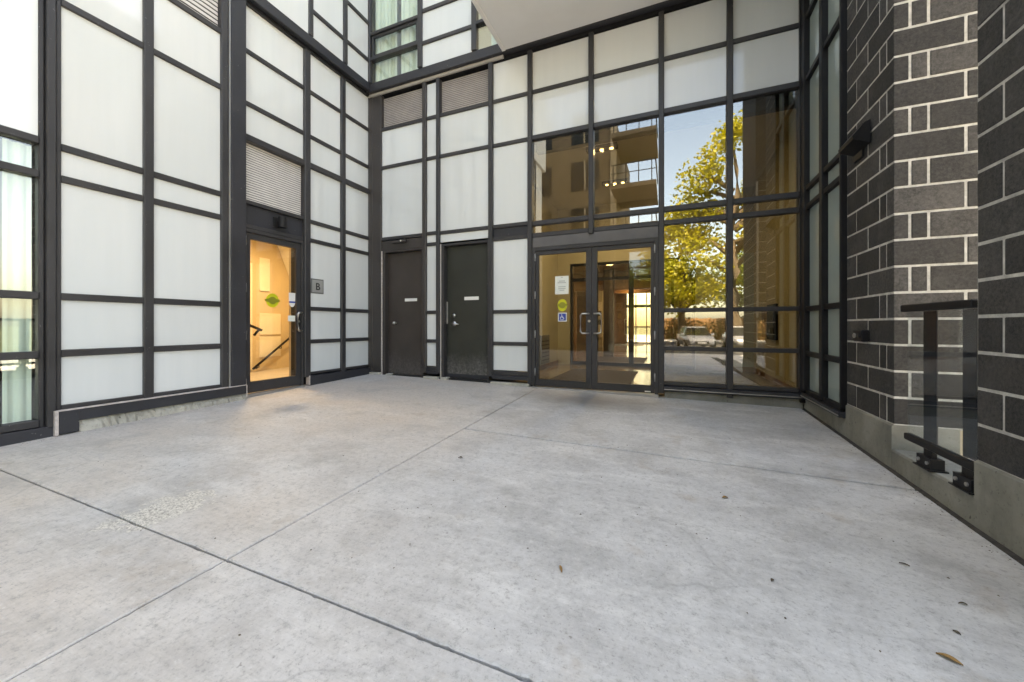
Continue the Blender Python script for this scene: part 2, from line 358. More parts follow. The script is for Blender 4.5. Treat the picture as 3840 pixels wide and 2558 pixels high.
class MB:
    def __init__(s): s.v = []; s.f = []
    def box(s, lo, hi):
        k = len(s.v); (a, b, c), (d, e, f) = lo, hi
        s.v += [(a, b, c), (d, b, c), (d, e, c), (a, e, c), (a, b, f), (d, b, f), (d, e, f), (a, e, f)]
        s.f += [tuple(k+i for i in q) for q in ((3, 2, 1, 0), (4, 5, 6, 7), (0, 1, 5, 4), (1, 2, 6, 5), (2, 3, 7, 6), (3, 0, 4, 7))]
        return s
    def tube(s, pts, r, n=10, cap=True):
        pts = [Vector(p) for p in pts]; k = len(s.v); up = Vector((0, 0, 1))
        rr = r if isinstance(r, (list, tuple)) else [r]*len(pts)
        for i, p in enumerate(pts):
            d = (pts[min(i+1, len(pts)-1)] - pts[max(i-1, 0)]).normalized()
            a = d.cross(up)
            if a.length < 1e-3: a = d.cross(Vector((1, 0, 0)))
            a.normalize(); b = d.cross(a)
            for j in range(n):
                t = 2*math.pi*j/n; s.v.append(tuple(p + (a*math.cos(t) + b*math.sin(t))*rr[i]))
        for i in range(len(pts)-1):
            for j in range(n):
                s.f.append((k+i*n+j, k+i*n+(j+1) % n, k+(i+1)*n+(j+1) % n, k+(i+1)*n+j))
        if cap:
            s.f.append(tuple(k+j for j in range(n))[::-1]); s.f.append(tuple(k+(len(pts)-1)*n+j for j in range(n)))
        return s
    def disc(s, c, axis, r, h, n=20):
        c = Vector(c); a = Vector(axis).normalized(); return s.tube([c, c+a*h], r, n)
    def prism(s, poly, axis, a, b):
        # poly: 2-D points in the two other axes, extruded a..b along axis (0,1,2)
        k = len(s.v); n = len(poly)
        for w in (a, b):
            for p in poly:
                q = list(p); q.insert(axis, w); s.v.append(tuple(q))
        s.f.append(tuple(k+i for i in range(n))[::-1]); s.f.append(tuple(k+n+i for i in range(n)))
        for i in range(n): s.f.append((k+i, k+(i+1) % n, k+n+(i+1) % n, k+n+i))
        return s
    def build(s, name, mat, parent, loc, smooth=False):
        ob = mesh_ob(name, s.v, s.f, mat, parent, loc, smooth)
        bm = bmesh.new(); bm.from_mesh(ob.data); bmesh.ops.recalc_face_normals(bm, faces=bm.faces); bm.to_mesh(ob.data); bm.free()
        return ob

# ------------------------------------------------------------------ key planes (metres, camera over the origin)
XL, YB, XR = -5.48, 5.83, 1.57
def fz(x, y): return -0.0142*x + 0.0245*y         # the court drains towards the street

# ------------------------------------------------------------------ ground and court
g = structure('ground')
mesh_ob('ground_sheet', [(-1500, -1500, -0.42), (1500, -1500, -0.42), (1500, 1500, -0.42), (-1500, 1500, -0.42)], [(0, 1, 2, 3)], 'ground', g, (0, 0, -0.42))
road = structure('road', (0, -16, -0.4))
box('asphalt', (-90, -27, -0.6), (90, -9.6, -0.395), 'asphalt', road, 0)
for i in range(-7, 8): box('lane_marking', (i*6-1.2, -19.36, -0.393), (i*6+1.2, -19.24, -0.389), 'paint_line', road, 0)
pav = structure('pavement', (0, -9, -0.4))
box('kerb_stone', (-90, -9.6, -0.6), (90, -9.42, -0.27), 'kerb', pav, 0.01)
box('paving', (-90, -9.415, -0.6), (90, -7.2, -0.275), 'pavement', pav, 0)
box('paving', (1.955, -7.19, -0.6), (16, 22, -0.285), 'pavement', pav, 0)
far_pav = structure('far_pavement', (0, -28, -0.4))
box('paving', (-90, -30, -0.6), (90, -27.01, -0.26), 'pavement', far_pav, 0.01)
back_ground = structure('rear_forecourt', (0, 30, 0))
box('paving', (-20, 22.3, -0.4), (20, 45, 0.12), 'pavement', back_ground, 0)

plaza = structure('plaza', (-2, 2, 0))
bed = [(-8.5, -7.1), (1.94, -7.1), (1.94, 5.95), (-8.5, 5.95)]
mesh_ob('joint_bed', [(x, y, fz(x, y)-0.055) for x, y in bed] + [(x, y, -0.6) for x, y in bed], [(0, 1, 2, 3), (0, 4, 5, 1), (1, 5, 6, 2), (2, 6, 7, 3), (3, 7, 4, 0)], 'joint', plaza, (-2, 2, 0))
JX, J2, J3 = -1.95, 1.14, 3.40
def slab(x0, y0, x1, y1, gap=0.0045):
    gy = lambda y: 0.013 if abs(y-J3) < 1e-6 else gap
    x0 += gap; x1 -= gap; y0, y1 = y0+gy(y0), y1-gy(y1); e = 0.006
    v = []; f = []
    # slightly wandering chipped arris
    def edge(a, b, n):
        return [(a[0]+(b[0]-a[0])*i/n, a[1]+(b[1]-a[1])*i/n) for i in range(n)]
    n = 160
    ring = edge((x0, y0), (x1, y0), n)+edge((x1, y0), (x1, y1), n)+edge((x1, y1), (x0, y1), n)+edge((x0, y1), (x0, y0), n)
    cx, cy = (x0+x1)/2, (y0+y1)/2
    outer = []; inner = []
    for (x, y) in ring:
        j = random.uniform(0, 0.0012) + (random.uniform(0.002, 0.006) if random.random() < 0.09 else 0)
        ox = x + (j if x < cx else -j)*(1 if abs(x-x0) < 1e-6 or abs(x-x1) < 1e-6 else 0); oy = y + (j if y < cy else -j)*(1 if abs(y-y0) < 1e-6 or abs(y-y1) < 1e-6 else 0)
        outer.append((ox, oy)); inner.append((x+(e+j if x < cx else -e-j) if abs(x-x0) < 1e-6 or abs(x-x1) < 1e-6 else x, y+(e+j if y < cy else -e-j) if abs(y-y0) < 1e-6 or abs(y-y1) < 1e-6 else y))
    k = len(ring)
    v = [(x, y, fz(x, y)-0.10) for x, y in outer] + [(x, y, fz(x, y)-0.006) for x, y in outer] + [(x, y, fz(x, y)) for x, y in inner]
    for i in range(k):
        j = (i+1) % k; f += [(i, j, k+j, k+i), (k+i, k+j, 2*k+j, 2*k+i)]
    f.append(tuple(2*k+i for i in range(k)))
    mesh_ob('slab', v, f, 'slab', plaza, (cx, cy, 0))
for (a, b, c, d) in ((-8.5, J2, JX, 5.93), (-8.5, -2.4, JX, J2), (JX, J3, 1.545, 5.93), (JX, J2, 1.545, J3), (JX, -2.4, 1.545, J2), (-8.5, -7.1, JX, -2.4), (JX, -7.1, 1.56, -2.4)): slab(a, b, c, d)

fv = []; ff_ = []
for i in range(41):
    y = -2.4+(5.80+2.4)*i/40; w_ = random.uniform(-.003, .003)
    fv += [(1.536+w_, y, fz(1.53, y)-0.05), (1.536+w_, y, fz(1.53, y)-0.004), (1.5675, y, fz(1.57, y)+0.006+w_)]
for i in range(40): a = 3*i; ff_ += [(a, a+1, a+4, a+3), (a+1, a+2, a+5, a+4)]
mesh_ob('joint_filler', fv, ff_, 'joint', plaza, (1.55, 1.7, 0))

# ------------------------------------------------------------------ curtain wall helpers
def jig(): return random.uniform(-0.0012, 0.0012)
def panel_x(par, y0, y1, z0, z1, x, mat='panel', name='panel', th=0.02):
    return box(name, (x-th, y0, z0), (x, y1, z1), mat, par, 0.002, (0, jig(), jig()))
def panel_y(par, x0, x1, z0, z1, y, mat='panel', name='panel', th=0.02):
    return box(name, (x0, y, z0), (x1, y+th, z1), mat, par, 0.002, (jig(), 0, jig()))
def gasketed(par, lo, hi, mat, name): return box(name, lo, hi, mat, par, 0.004)
RH = 0.034   # half height of a rail
def louvre(par, axis, a0, a1, z0, z1, plane, mat, n):
    # axis 'x': facing +X at x=plane, running in y;  axis 'y': facing -Y at y=plane, running in x
    if axis == 'x': lv = box('louvre', (plane-0.10, a0, z0), (plane-0.06, a1, z1), 'black', par, 0)
    else: lv = box('louvre', (a0, plane+0.06, z0), (a1, plane+0.10, z1), 'black', par, 0)
    p = (z1-z0)/n
    for i in range(n):
        z = z0 + (i+0.5)*p
        if axis == 'x': box('slat', (plane-0.045, a0+0.004, z-p*0.37), (plane-0.037, a1-0.004, z+p*0.37), mat, lv, 0.001, (0, R(-8), 0))
        else: box('slat', (a0+0.004, plane+0.037, z-p*0.37), (a1-0.004, plane+0.045, z+p*0.37), mat, lv, 0.001, (R(-8), 0, 0))
    return lv

# ------------------------------------------------------------------ left facade
XS = XL + 0.03        # the near part of the wall stands a little proud
lf = thing('curtain_wall', 'left wall of white panels in a charcoal grid with a glazed stair door', 'facade', (XL, 3.0, 0.15))
def rail_x(y0, y1, z, x, h=RH, d=0.05, par=None, name='transom', mat='metal'): return box(name, (x-0.06, y0, z-h), (x+d*0.55, y1, z+h), mat, par or lf, 0.006)
def post_x(y0, y1, z0, z1, x, d=0.05, par=None, name='mullion', mat='metal'): return box(name, (x-0.07, y0, z0), (x+d, y1, z1), mat, par or lf, 0.008)
ZT = 8.4
# near bays: window bay (0), panel bays (1), (2)
post_x(1.662, 1.70, 0.20, ZT, XS, 0.028, name='mullion'); post_x(1.600, 1.660, 0.20, ZT, XS, 0.055)
post_x(1.560, 1.598, 0.20, ZT, XS, 0.01, name='window_frame')
post_x(2.318, 2.405, 0.34, ZT, XS, 0.045); post_x(3.110, 3.195, 0.34, ZT, XS, 0.04)
box('pilaster', (XL-0.10, 3.215, 0.27), (XS+0.065, 3.405, ZT), 'metal2', lf, 0.004)
box('edge_trim', (XL-0.05, 3.197, 0.34), (XS+0.05, 3.213, ZT), 'dull_steel', lf, 0.001)
rows = [0.40, 0.90, 1.45, 2.59, 2.895, 4.30, 5.03, 6.6, ZT]
for (a, b, last) in ((1.70, 2.318, False), (2.405, 3.110, True)):
    for i in range(len(rows)-1):
        z0, z1 = rows[i], rows[i+1]
        if i == 0: z0 -= RH
        if last and i >= 6: louvre(lf, 'x', a, b, z0+RH, z1-RH, XS, 'louvre', 26) if i == 6 else panel_x(lf, a, b, z0, z1, XS)
        else: panel_x(lf, a-0.01, b+0.01, z0+RH*0.6, z1-RH*0.6, XS)
        if i > 0: rail_x(a-0.002, b+0.002, z0, XS)
    rail_x(a-0.002, b+0.002, 0.375, XS, 0.022)
# window bay
for (z0, z1) in ((0.27, 0.895), (0.895, 1.45), (1.45, 2.585), (2.585, 2.895)):
    box('window_pane', (XS-0.035, -0.6, z0+0.03), (XS-0.027, 1.561, z1-0.03), 'glass_win', lf, 0)
for z in (0.255, 0.895, 1.45, 2.585, 2.90): rail_x(-0.6, 1.559, z, XS, 0.034, 0.06)
post_x(-0.62, -0.55, 0.2, ZT, XS); panel_x(lf, -0.6, 1.561, 2.93, 4.9, XS); rail_x(-0.6, 1.559, 4.93, XS); panel_x(lf, -0.6, 1.561, 4.96, 6.6, XS); rail_x(-0.6, 1.559, 6.63, XS); panel_x(lf, -0.6, 1.561, 6.66, ZT, XS)
box('sill_flashing', (XS-0.05, -0.6, 0.10), (XS+0.05, 1.66, 0.215), 'metal2', lf, 0.005)
# the wall further towards the street
for k in range(4):
    y1 = -0.62 - k*0.86; y0 = y1 - 0.80
    post_x(y0-0.06, y0, 0.2, ZT, XS)
    for i in range(len(rows)-1):
        panel_x(lf, y0, y1, rows[i]+0.02, rows[i+1]-0.02, XS); rail_x(y0+0.002, y1-0.002, rows[i], XS)
box('sill_flashing', (XS-0.05, -4.1, 0.02), (XS+0.05, -0.6, 0.36), 'metal2', lf, 0.005)
# base flashing of the panel bays with its worn end caps
box('base_flashing', (XS-0.05, 1.70, 0.235), (XS+0.085, 3.395, 0.345), 'metal2', lf, 0.004)
box('base_flashing', (XS-0.05, 1.665, 0.13), (XS+0.088, 1.80, 0.3455), 'metal2', lf, 0.004)
box('flashing_lip', (XS-0.02, 1.665, 0.347), (XS+0.088, 3.40, 0.356), 'worn_edge', lf, 0.001)
box('end_cap', (XS-0.02, 1.640, 0.12), (XS+0.09, 1.663, 0.357), 'worn_edge', lf, 0.002)
box('end_cap', (XS-0.02, 3.396, 0.19), (XS+0.088, 3.406, 0.350), 'worn_edge', lf, 0.002)
# rough footing seen under the flashing
mb = MB(); n = 60; k0 = 0
vs_ = []; fs_ = []
for i in range(n+1):
    y = 1.80 + (3.39-1.80)*i/n
    vs_ += [(XS+0.045, y, 0.24), (XS+0.05+random.uniform(0, .02), y, 0.215+random.uniform(-.008, .008)), (XS+0.07+random.uniform(-.012, .02), y, fz(XL, y)+0.03+random.uniform(0, .02)), (XS+0.085+random.uniform(-.01, .02), y, fz(XL, y)-0.03)]
for i in range(n):
    for j in range(3): a = i*4+j; fs_.append((a, a+1, a+5, a+4))
mesh_ob('footing', vs_, fs_, 'ledge', lf, (XL, 2.6, 0.2))
# stair door bay, and the two panel bays up to the corner
Z8 = 3.80
post_x(4.353, 4.461, 0.33, 5.80, XL, 0.05); post_x(5.100, 5.196, 0.33, 5.80, XL, 0.045); post_x(5.785, 5.855, 0.33, 5.80, XL, 0.02)
r2 = [0.40, 0.905, 1.448, 2.577, 2.885, Z8, 4.285, 5.02, 5.80]
for (a, b) in ((4.461, 5.100), (5.196, 5.785)):
    for i in range(8):
        panel_x(lf, a-0.01, b+0.01, r2[i]+(0 if i == 0 else 0.02), r2[i+1]-0.02, XL)
        if i > 0: rail_x(a-0.002, b+0.002, r2[i], XL, 0.032 if r2[i] != Z8 else 0.045, 0.05 if r2[i] != Z8 else 0.09)
    rail_x(a-0.002, b+0.002, 0.382, XL, 0.02)
box('base_flashing', (XL-0.05, 4.44, fz(XL, 4.5)-0.02), (XL+0.06, 5.81, 0.345), 'metal2', lf, 0.004)
box('end_cap', (XL-0.02, 4.424, 0.2), (XL+0.064, 4.438, 0.35), 'worn_edge', lf, 0.002)
for i in range(5, 8):
    panel_x(lf, 3.40, 4.36, r2[i]+0.02, r2[i+1]-0.02, XL); rail_x(3.407, 4.351, r2[i], XL, 0.032 if i > 5 else 0.045, 0.05 if i > 5 else 0.09)
louvre(lf, 'x', 3.41, 4.35, 2.935, 3.755, XL, 'louvre', 24)
rail_x(3.407, 4.351, 2.905, XL, 0.028); box('head_panel', (XL-0.06, 3.40, 2.56), (XL-0.015, 4.36, 2.878), 'metal2', lf, 0.003)
rail_x(3.407, 4.351, 2.565, XL, 0.03, 0.04)
box('door_frame', (XL-0.09, 3.408, 0.19), (XL+0.02, 3.455, 2.535), 'metal', lf, 0.003)
box('door_frame', (XL-0.09, 4.318, 0.20), (XL+0.02, 4.352, 2.535), 'metal', lf, 0.003)
box('door_frame', (XL-0.09, 3.455, 2.485), (XL+0.02, 4.318, 2.5345), 'metal', lf, 0.003)
box('threshold', (XL-0.12, 3.41, 0.15), (XL+0.05, 4.35, 0.205), 'dull_steel', lf, 0.004)
# the stair door leaf
d0, d1, dz0, dz1 = 3.460, 4.313, 0.215, 2.480
leaf = MB(); xa, xb = XL-0.055, XL-0.005
leaf.box((xa, d0, dz0), (xb, d0+0.062, dz1)); leaf.box((xa, d1-0.075, dz0), (xb, d1, dz1)); leaf.box((xa, d0+0.062, dz0), (xb, d1-0.075, dz0+0.155)); leaf.box((xa, d0+0.062, dz1-0.085), (xb, d1-0.075, dz1))
dr = leaf.build('door', 'metal', lf, (XL, d0, dz0)); dr['label'] = 'glazed door onto the warm lit stairwell'
box('pane', (XL-0.034, d0+0.06, dz0+0.153), (XL-0.026, d1-0.073, dz1-0.083), 'glass_door', dr, 0)
for z in (0.36, 1.03, 1.70, 2.36): MB().tube([(XL+0.012, d0-0.012, z-0.065), (XL+0.012, d0-0.012, z+0.065)], 0.011, 10).build('hinge', 'dull_steel', dr, (XL, d0, z), True)
hp = [(XL-0.005, 4.30, 1.33), (XL+0.045, 4.30, 1.33), (XL+0.065, 4.297, 1.315), (XL+0.068, 4.297, 1.28), (XL+0.068, 4.297, 1.10), (XL+0.065, 4.297, 1.065), (XL+0.045, 4.30, 1.05), (XL-0.005, 4.30, 1.05)]
hp = [(XL-0.005, 4.295, 1.375), (XL+0.045, 4.295, 1.375), (XL+0.052, 4.245, 1.375), (XL+0.053, 4.222, 1.35), (XL+0.053, 4.222, 1.11), (XL+0.052, 4.245, 1.085), (XL+0.045, 4.295, 1.085), (XL-0.005, 4.295, 1.085)]
MB().tube(hp, 0.015, 10).build('pull_handle', 'steel', dr, (XL, 4.3, 1.2), True)
MB().disc((XL-0.006, 4.275, 1.235), (1, 0, 0), 0.018, 0.012).build('lock_cylinder', 'steel', dr, (XL, 4.28, 1.2))
box('lock_guard', (XL-0.006, 4.255, 1.15), (XL+0.002, 4.30, 1.31), 'black_metal', dr, 0.002)
def oval(par, cx, cz, rx, rz, plane, axis, mat, name):
    vv = []; n = 28
    for w in (0, 0.0015):
        for i in range(n):
            t = 2*math.pi*i/n; p, q = cx+rx*math.cos(t), cz+rz*math.sin(t)
            vv.append((plane+w, p, q) if axis == 'x' else (p, plane-w, q))
    ff = [tuple(range(n)), tuple(range(n, 2*n))] + [(i, (i+1) % n, n+(i+1) % n, n+i) for i in range(n)]
    return mesh_ob(name, vv, ff, mat, par, vv[0])
oval(dr, 3.86, 1.545, 0.10, 0.105, XL-0.025, 'x', 'yellow', 'sticker'); 
oval(dr, 3.86, 1.545, 0.125, 0.030, XL-0.0232, 'x', 'yellow_dark', 'sticker_band'); oval(dr, 3.86, 1.545, 0.062, 0.055, XL-0.0214, 'x', 'yellow_dark', 'sticker_band')
box('sticker', (XL-0.0255, 4.125, 1.555), (XL-0.024, 4.235, 1.685), 'white', dr, 0); oval(dr, 4.18, 1.535, 0.05, 0.075, XL-0.0235, 'x', 'white', 'sticker'); box('sticker_band', (XL-0.022, 4.13, 1.525), (XL-0.0212, 4.23, 1.55), 'blue', dr, 0)
box('sticker', (XL-0.0255, 4.11, 1.235), (XL-0.024, 4.232, 1.325), 'paper', dr, 0)
# backing behind the opaque bays
for (a, b, z0, z1) in ((1.62, 3.40, 0.05, 5.9), (4.40, 6.2, 0.05, 5.9), (3.40, 4.40, 2.56, 5.9), (-0.7, 1.62, 2.93, 5.9), (-4.1, -0.65, 0, 5.9)):
    box('backing_wall', (XL-0.34, a, z0), (XL-0.115, b, z1), 'black', lf, 0)

# ------------------------------------------------------------------ upper storey band over the left and rear walls
XU, YU = XL+0.11, YB-0.11
ul = thing('upper_curtain_wall', 'upper left storey of white panels above the charcoal floor band', 'facade', (XU, 4.6, 5.7))
def zu(z, k): return 1.17+(z-1.17)*k
kx, ky = XU/XL, YU/YB
b0, b1 = zu(5.80, kx), zu(5.955, kx)
box('floor_band', (XL-0.2, 3.42, b0), (XU+0.02, YU-0.022, b1), 'metal2', ul, 0.006)
box('reveal', (XL-0.1, 3.42, b0-0.05), (XU-0.06, YU+0.09, b0-0.002), 'black', ul, 0)
for (a, b) in ((3.42, 4.36), (4.44, 5.06), (5.15, YU-0.055)):
    zs = [b1, zu(6.39, kx), zu(7.12, kx), 8.4]
    if a < 4: zs = [b1, zu(6.39, kx)+0.35, 8.4]
    for i in range(len(zs)-1):
        panel_x(ul, a-0.02, b+0.02, zs[i]+0.012, zs[i+1]-0.012, XU)
        if i: rail_x(a-0.02, b+0.02, zs[i], XU, par=ul)
post_x(4.36, 4.44, b1+0.002, 8.4, XU, 0.03, par=ul); post_x(5.06, 5.15, b1+0.002, 8.4, XU, 0.03, par=ul); post_x(YU-0.055, YU+0.03, b1+0.002, 8.4, XU, 0.045, par=ul)

ub = thing('upper_curtain_wall', 'upper rear storey with curtained window above the two steel doors', 'facade', (-4, YU, 5.7))
def rail_y(x0, x1, z, y, h=RH, d=0.05, par=None, name='transom', mat='metal'): return box(name, (x0, y-d*0.55, z-h), (x1, y+0.06, z+h), mat, par, 0.006)
def post_y(x0, x1, z0, z1, y, d=0.05, par=None, name='mullion', mat='metal'): return box(name, (x0, y-d, z0), (x1, y+0.07, z1), mat, par, 0.008)
c0, c1 = zu(5.775, ky), zu(5.94, ky)
box('floor_band', (XU-0.05, YU-0.02, c0), (1.6, YU+0.3, c1), 'metal2', ub, 0.006)
box('reveal_strip', (XU-0.1, YU+0.04, c0-0.045), (-2.56, YU+0.16, c0-0.002), 'reveal', ub, 0.002)
def xu(x): return x*ky
w0, w1 = XU+0.035, xu(-4.28)
zw = [c1, zu(6.40, ky), zu(6.89, ky), 8.4]
for i in range(3):
    box('window_pane', (w0+0.03, YU+0.02, zw[i]+0.03), (w1-0.04, YU+0.028, zw[i+1]-0.035), 'glass_win', ub, 0)
    if i: rail_y(w0, w1, zw[i], YU, 0.03, 0.09, ub)
sash = MB(); sash.box((w0+0.03, YU-0.02, zw[1]+0.035), (w0+0.075, YU+0.02, zw[2]-0.035)); sash.box((w1-0.075, YU-0.02, zw[1]+0.035), (w1-0.03, YU+0.02, zw[2]-0.035)); sash.box((w0+0.075, YU-0.02, zw[1]+0.035), (w1-0.075, YU+0.02, zw[1]+0.075)); sash.box((w0+0.075, YU-0.02, zw[2]-0.08), (w1-0.075, YU+0.02, zw[2]-0.035))
sash.build('sash', 'metal', ub, (w0, YU, zw[1]))
post_y(w1-0.03, w1+0.06, c1+0.002, 8.4, YU, 0.045, ub)
p1 = xu(-3.18)
for (z0, z1) in ((c1, zu(6.385, ky)), (zu(6.385, ky), zu(6.98, ky)), (zu(6.98, ky), 8.4)):
    panel_y(ub, w1+0.05, p1+0.01, z0+0.012, z1-0.012, YU)
for z in (6.385, 6.98): rail_y(w1+0.058, p1+0.002, zu(z, ky), YU, par=ub)
post_y(p1, p1+0.09, c1+0.002, 8.4, YU, 0.045, ub)
for (z0, z1) in ((c1, zu(6.40, ky)), (zu(6.40, ky), zu(6.98, ky)), (zu(6.98, ky), 8.4)):
    box('window_pane', (p1+0.1, YU+0.02, z0+0.03), (xu(-2.1), YU+0.028, z1-0.03), 'glass_win', ub, 0)
rail_y(p1+0.09, xu(-2.1), zu(6.40, ky), YU, 0.03, 0.09, ub); post_y(xu(-2.1), xu(-2.02), c1+.002, 8.4, YU, 0.045, ub)
box('curtain_wall_infill', (xu(-2.02), YU, c1), (1.6, YU+0.1, 8.4), 'tower', ub, 0)
def curtain(label, x0, x1, y, z0, z1, folds, axis='x', amp=0.035, gap=None):
    vv = []; ff = []; n = folds*8
    for i in range(n+1):
        t = i/n; a = x0+(x1-x0)*t; o = amp*math.sin(t*folds*2*math.pi)*(0.7+0.3*math.sin(t*17))
        for z in (z0, z1):
            oo = o*(1 if z == z0 else 0.75)
            vv.append((a, y+oo, z) if axis == 'x' else (y+oo, a, z))
    for i in range(n): ff.append((2*i, 2*i+2, 2*i+3, 2*i+1))
    o = mesh_ob('curtain', vv, ff, 'curtain', None, ((x0+x1)/2, y, z0) if axis == 'x' else (y, (x0+x1)/2, z0), True)
    return tag(o, label, 'curtain', 'pleated curtains')
curtain('pale curtain drawn in the upper corner window', w0, w0+0.52, YU+0.12, 5.87, 8.4, 6)
curtain('pale curtain on the right half of upper corner window', w0+0.62, w1, YU+0.12, 5.87, 8.4, 4)
curtain('pale curtain in the small upper window under the soffit', p1+0.3, xu(-2.1), YU+0.12, 5.87, 8.4, 7)
room_u = structure('upper_room', (-3.6, 7, 6))
box('back_wall', (-5.6, 7.4, 5.6), (-2, 7.5, 8.4), 'tower', room_u, 0); box('floor_slab', (-5.6, 5.95, 5.42), (1.6, 7.5, 5.56), 'tower', room_u, 0); box('side_wall', (-5.7, 5.95, 5.6), (-5.6, 7.5, 8.4), 'tower', room_u, 0); box('partition', (-4.15, 5.95, 5.6), (-3.25, 7.5, 8.4), 'tower', room_u, 0)

# ------------------------------------------------------------------ rear facade
rf = thing('curtain_wall', 'rear entrance wall of glass and pale panels around the double doors', 'facade', (-2, YB, 0.2))
ZTB = 5.64
box('corner_post', (XL+0.035, YB-0.035, 0.27), (-5.165, YB+0.1, ZTB), 'bronze', rf, 0.006)
box('corner_post', (XL+0.022, YB-0.045, 0.27), (XL+0.11, YB-0.012, ZTB), 'bronze', rf, 0.004)
mull = [(-4.198, -4.119), (-3.898, -3.830), (-2.847, -2.767), (-2.135, -2.059), (-1.142, -1.066), (-0.143, -0.068), (0.711, 0.786)]
for i, (a, b) in enumerate(mull):
    z0 = 0.30 if i < 3 else 0.20
    if i == 4: z0 = 2.57
    post_y(a, b, z0, ZTB, YB, 0.055, rf, mat='bronze' if i == 0 else 'metal')
box('corner_post', (1.515, YB-0.06, 0.20), (1.60, YB+0.1, ZTB), 'black_metal', rf, 0.006)
box('head_rail', (-5.165, YB-0.03, ZTB), (1.6, YB+0.1, ZTB+0.058), 'black_metal', rf, 0.003)
bays = [(-5.165, -4.198), (-4.119, -3.898), (-3.830, -2.847), (-2.767, -2.135), (-2.059, -1.142), (-1.066, -0.143), (-0.068, 0.711), (0.786, 1.515)]
G = [0.36, 0.845, 1.385, 2.65, 2.845, 4.222, 4.972, ZTB]
def rb(i, z, h=0.031, d=0.05): a, b = bays[i]; return rail_y(a-0.002, b+0.002, z, YB, h, d, rf)
def pb(i, z0, z1, mat='panel', name='panel'): a, b = bays[i]; return panel_y(rf, a-0.01, b+0.01, z0+0.018, z1-0.018, YB, mat, name)
def gb(i, z0, z1): a, b = bays[i]; return box('pane', (a-0.01, YB+0.012, z0+0.018), (b+0.01, YB+0.02, z1-0.018), 'glass', rf, 0, (random.uniform(-0.0015, 0.0015), 0, random.uniform(-0.0015, 0.0015)))
for i in (0, 2):
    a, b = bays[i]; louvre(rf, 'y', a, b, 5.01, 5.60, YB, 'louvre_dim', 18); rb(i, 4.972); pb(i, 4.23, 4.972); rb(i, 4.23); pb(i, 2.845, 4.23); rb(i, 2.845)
pb(2, 2.655, 2.845)
pb(1, 4.972, 5.62)
for z0, z1 in ((0.41, 0.885), (0.885, 1.41), (1.41, 2.655), (2.655, 2.855), (2.855, 4.23), (4.23, 4.972)):
    pb(1, z0, z1); rb(1, z1)
rb(1, 0.385, 0.03)
for z0, z1 in ((0.395, 0.865), (0.865, 1.40), (1.40, 2.63), (2.845, 4.222), (4.222, 4.972), (4.972, ZTB)):
    pb(3, z0, z1)
    if z1 < 5: rb(3, z1)
rb(3, 0.365, 0.035); pb(3, 2.63, 2.845, 'metal2', 'head_panel'); rb(3, 2.845)
for i in (4, 5, 6, 7):
    pb(i, 4.972, ZTB); pb(i, 4.222, 4.972); rb(i, 4.972, 0.031); rb(i, 4.222, 0.036, 0.07); gb(i, 2.845, 4.222); rb(i, 2.83, 0.036); gb(i, 2.65, 2.83); rb(i, 2.635, 0.034)
for i in (6, 7):
    for z0, z1 in ((0.36, 0.845), (0.845, 1.385), (1.385, 2.635)): gb(i, z0, z1)
    rb(i, 0.845, 0.028); rb(i, 1.385, 0.028); rb(i, 0.345, 0.028)
box('sill_flashing', (-0.068, YB-0.075, 0.245), (1.58, YB+0.06, 0.312), 'metal2', rf, 0.006)
box('sill_trim', (-0.068, YB-0.082, 0.262), (1.575, YB-0.076, 0.275), 'dull_steel', rf, 0.001)
box('sill_flashing', (-2.78, YB-0.05, 0.265), (-2.12, YB+0.06, 0.328), 'metal2', rf, 0.004)
box('sill_flashing', (-4.12, YB-0.03, 0.285), (-3.9, YB+0.06, 0.353), 'metal2', rf, 0.004)
for (a, b, z) in ((-5.46, -5.19, 0.285), (-4.16, -3.86, 0.268), (-2.80, -2.10, 0.25), (-5.05, -4.93, 0.27), (-3.80, -3.66, 0.27)):
    box('footing', (a, YB-0.075 if b-a > .2 else YB-0.05, 0.1), (b, YB+0.05, z-0.03), 'ledge', rf, 0.008)
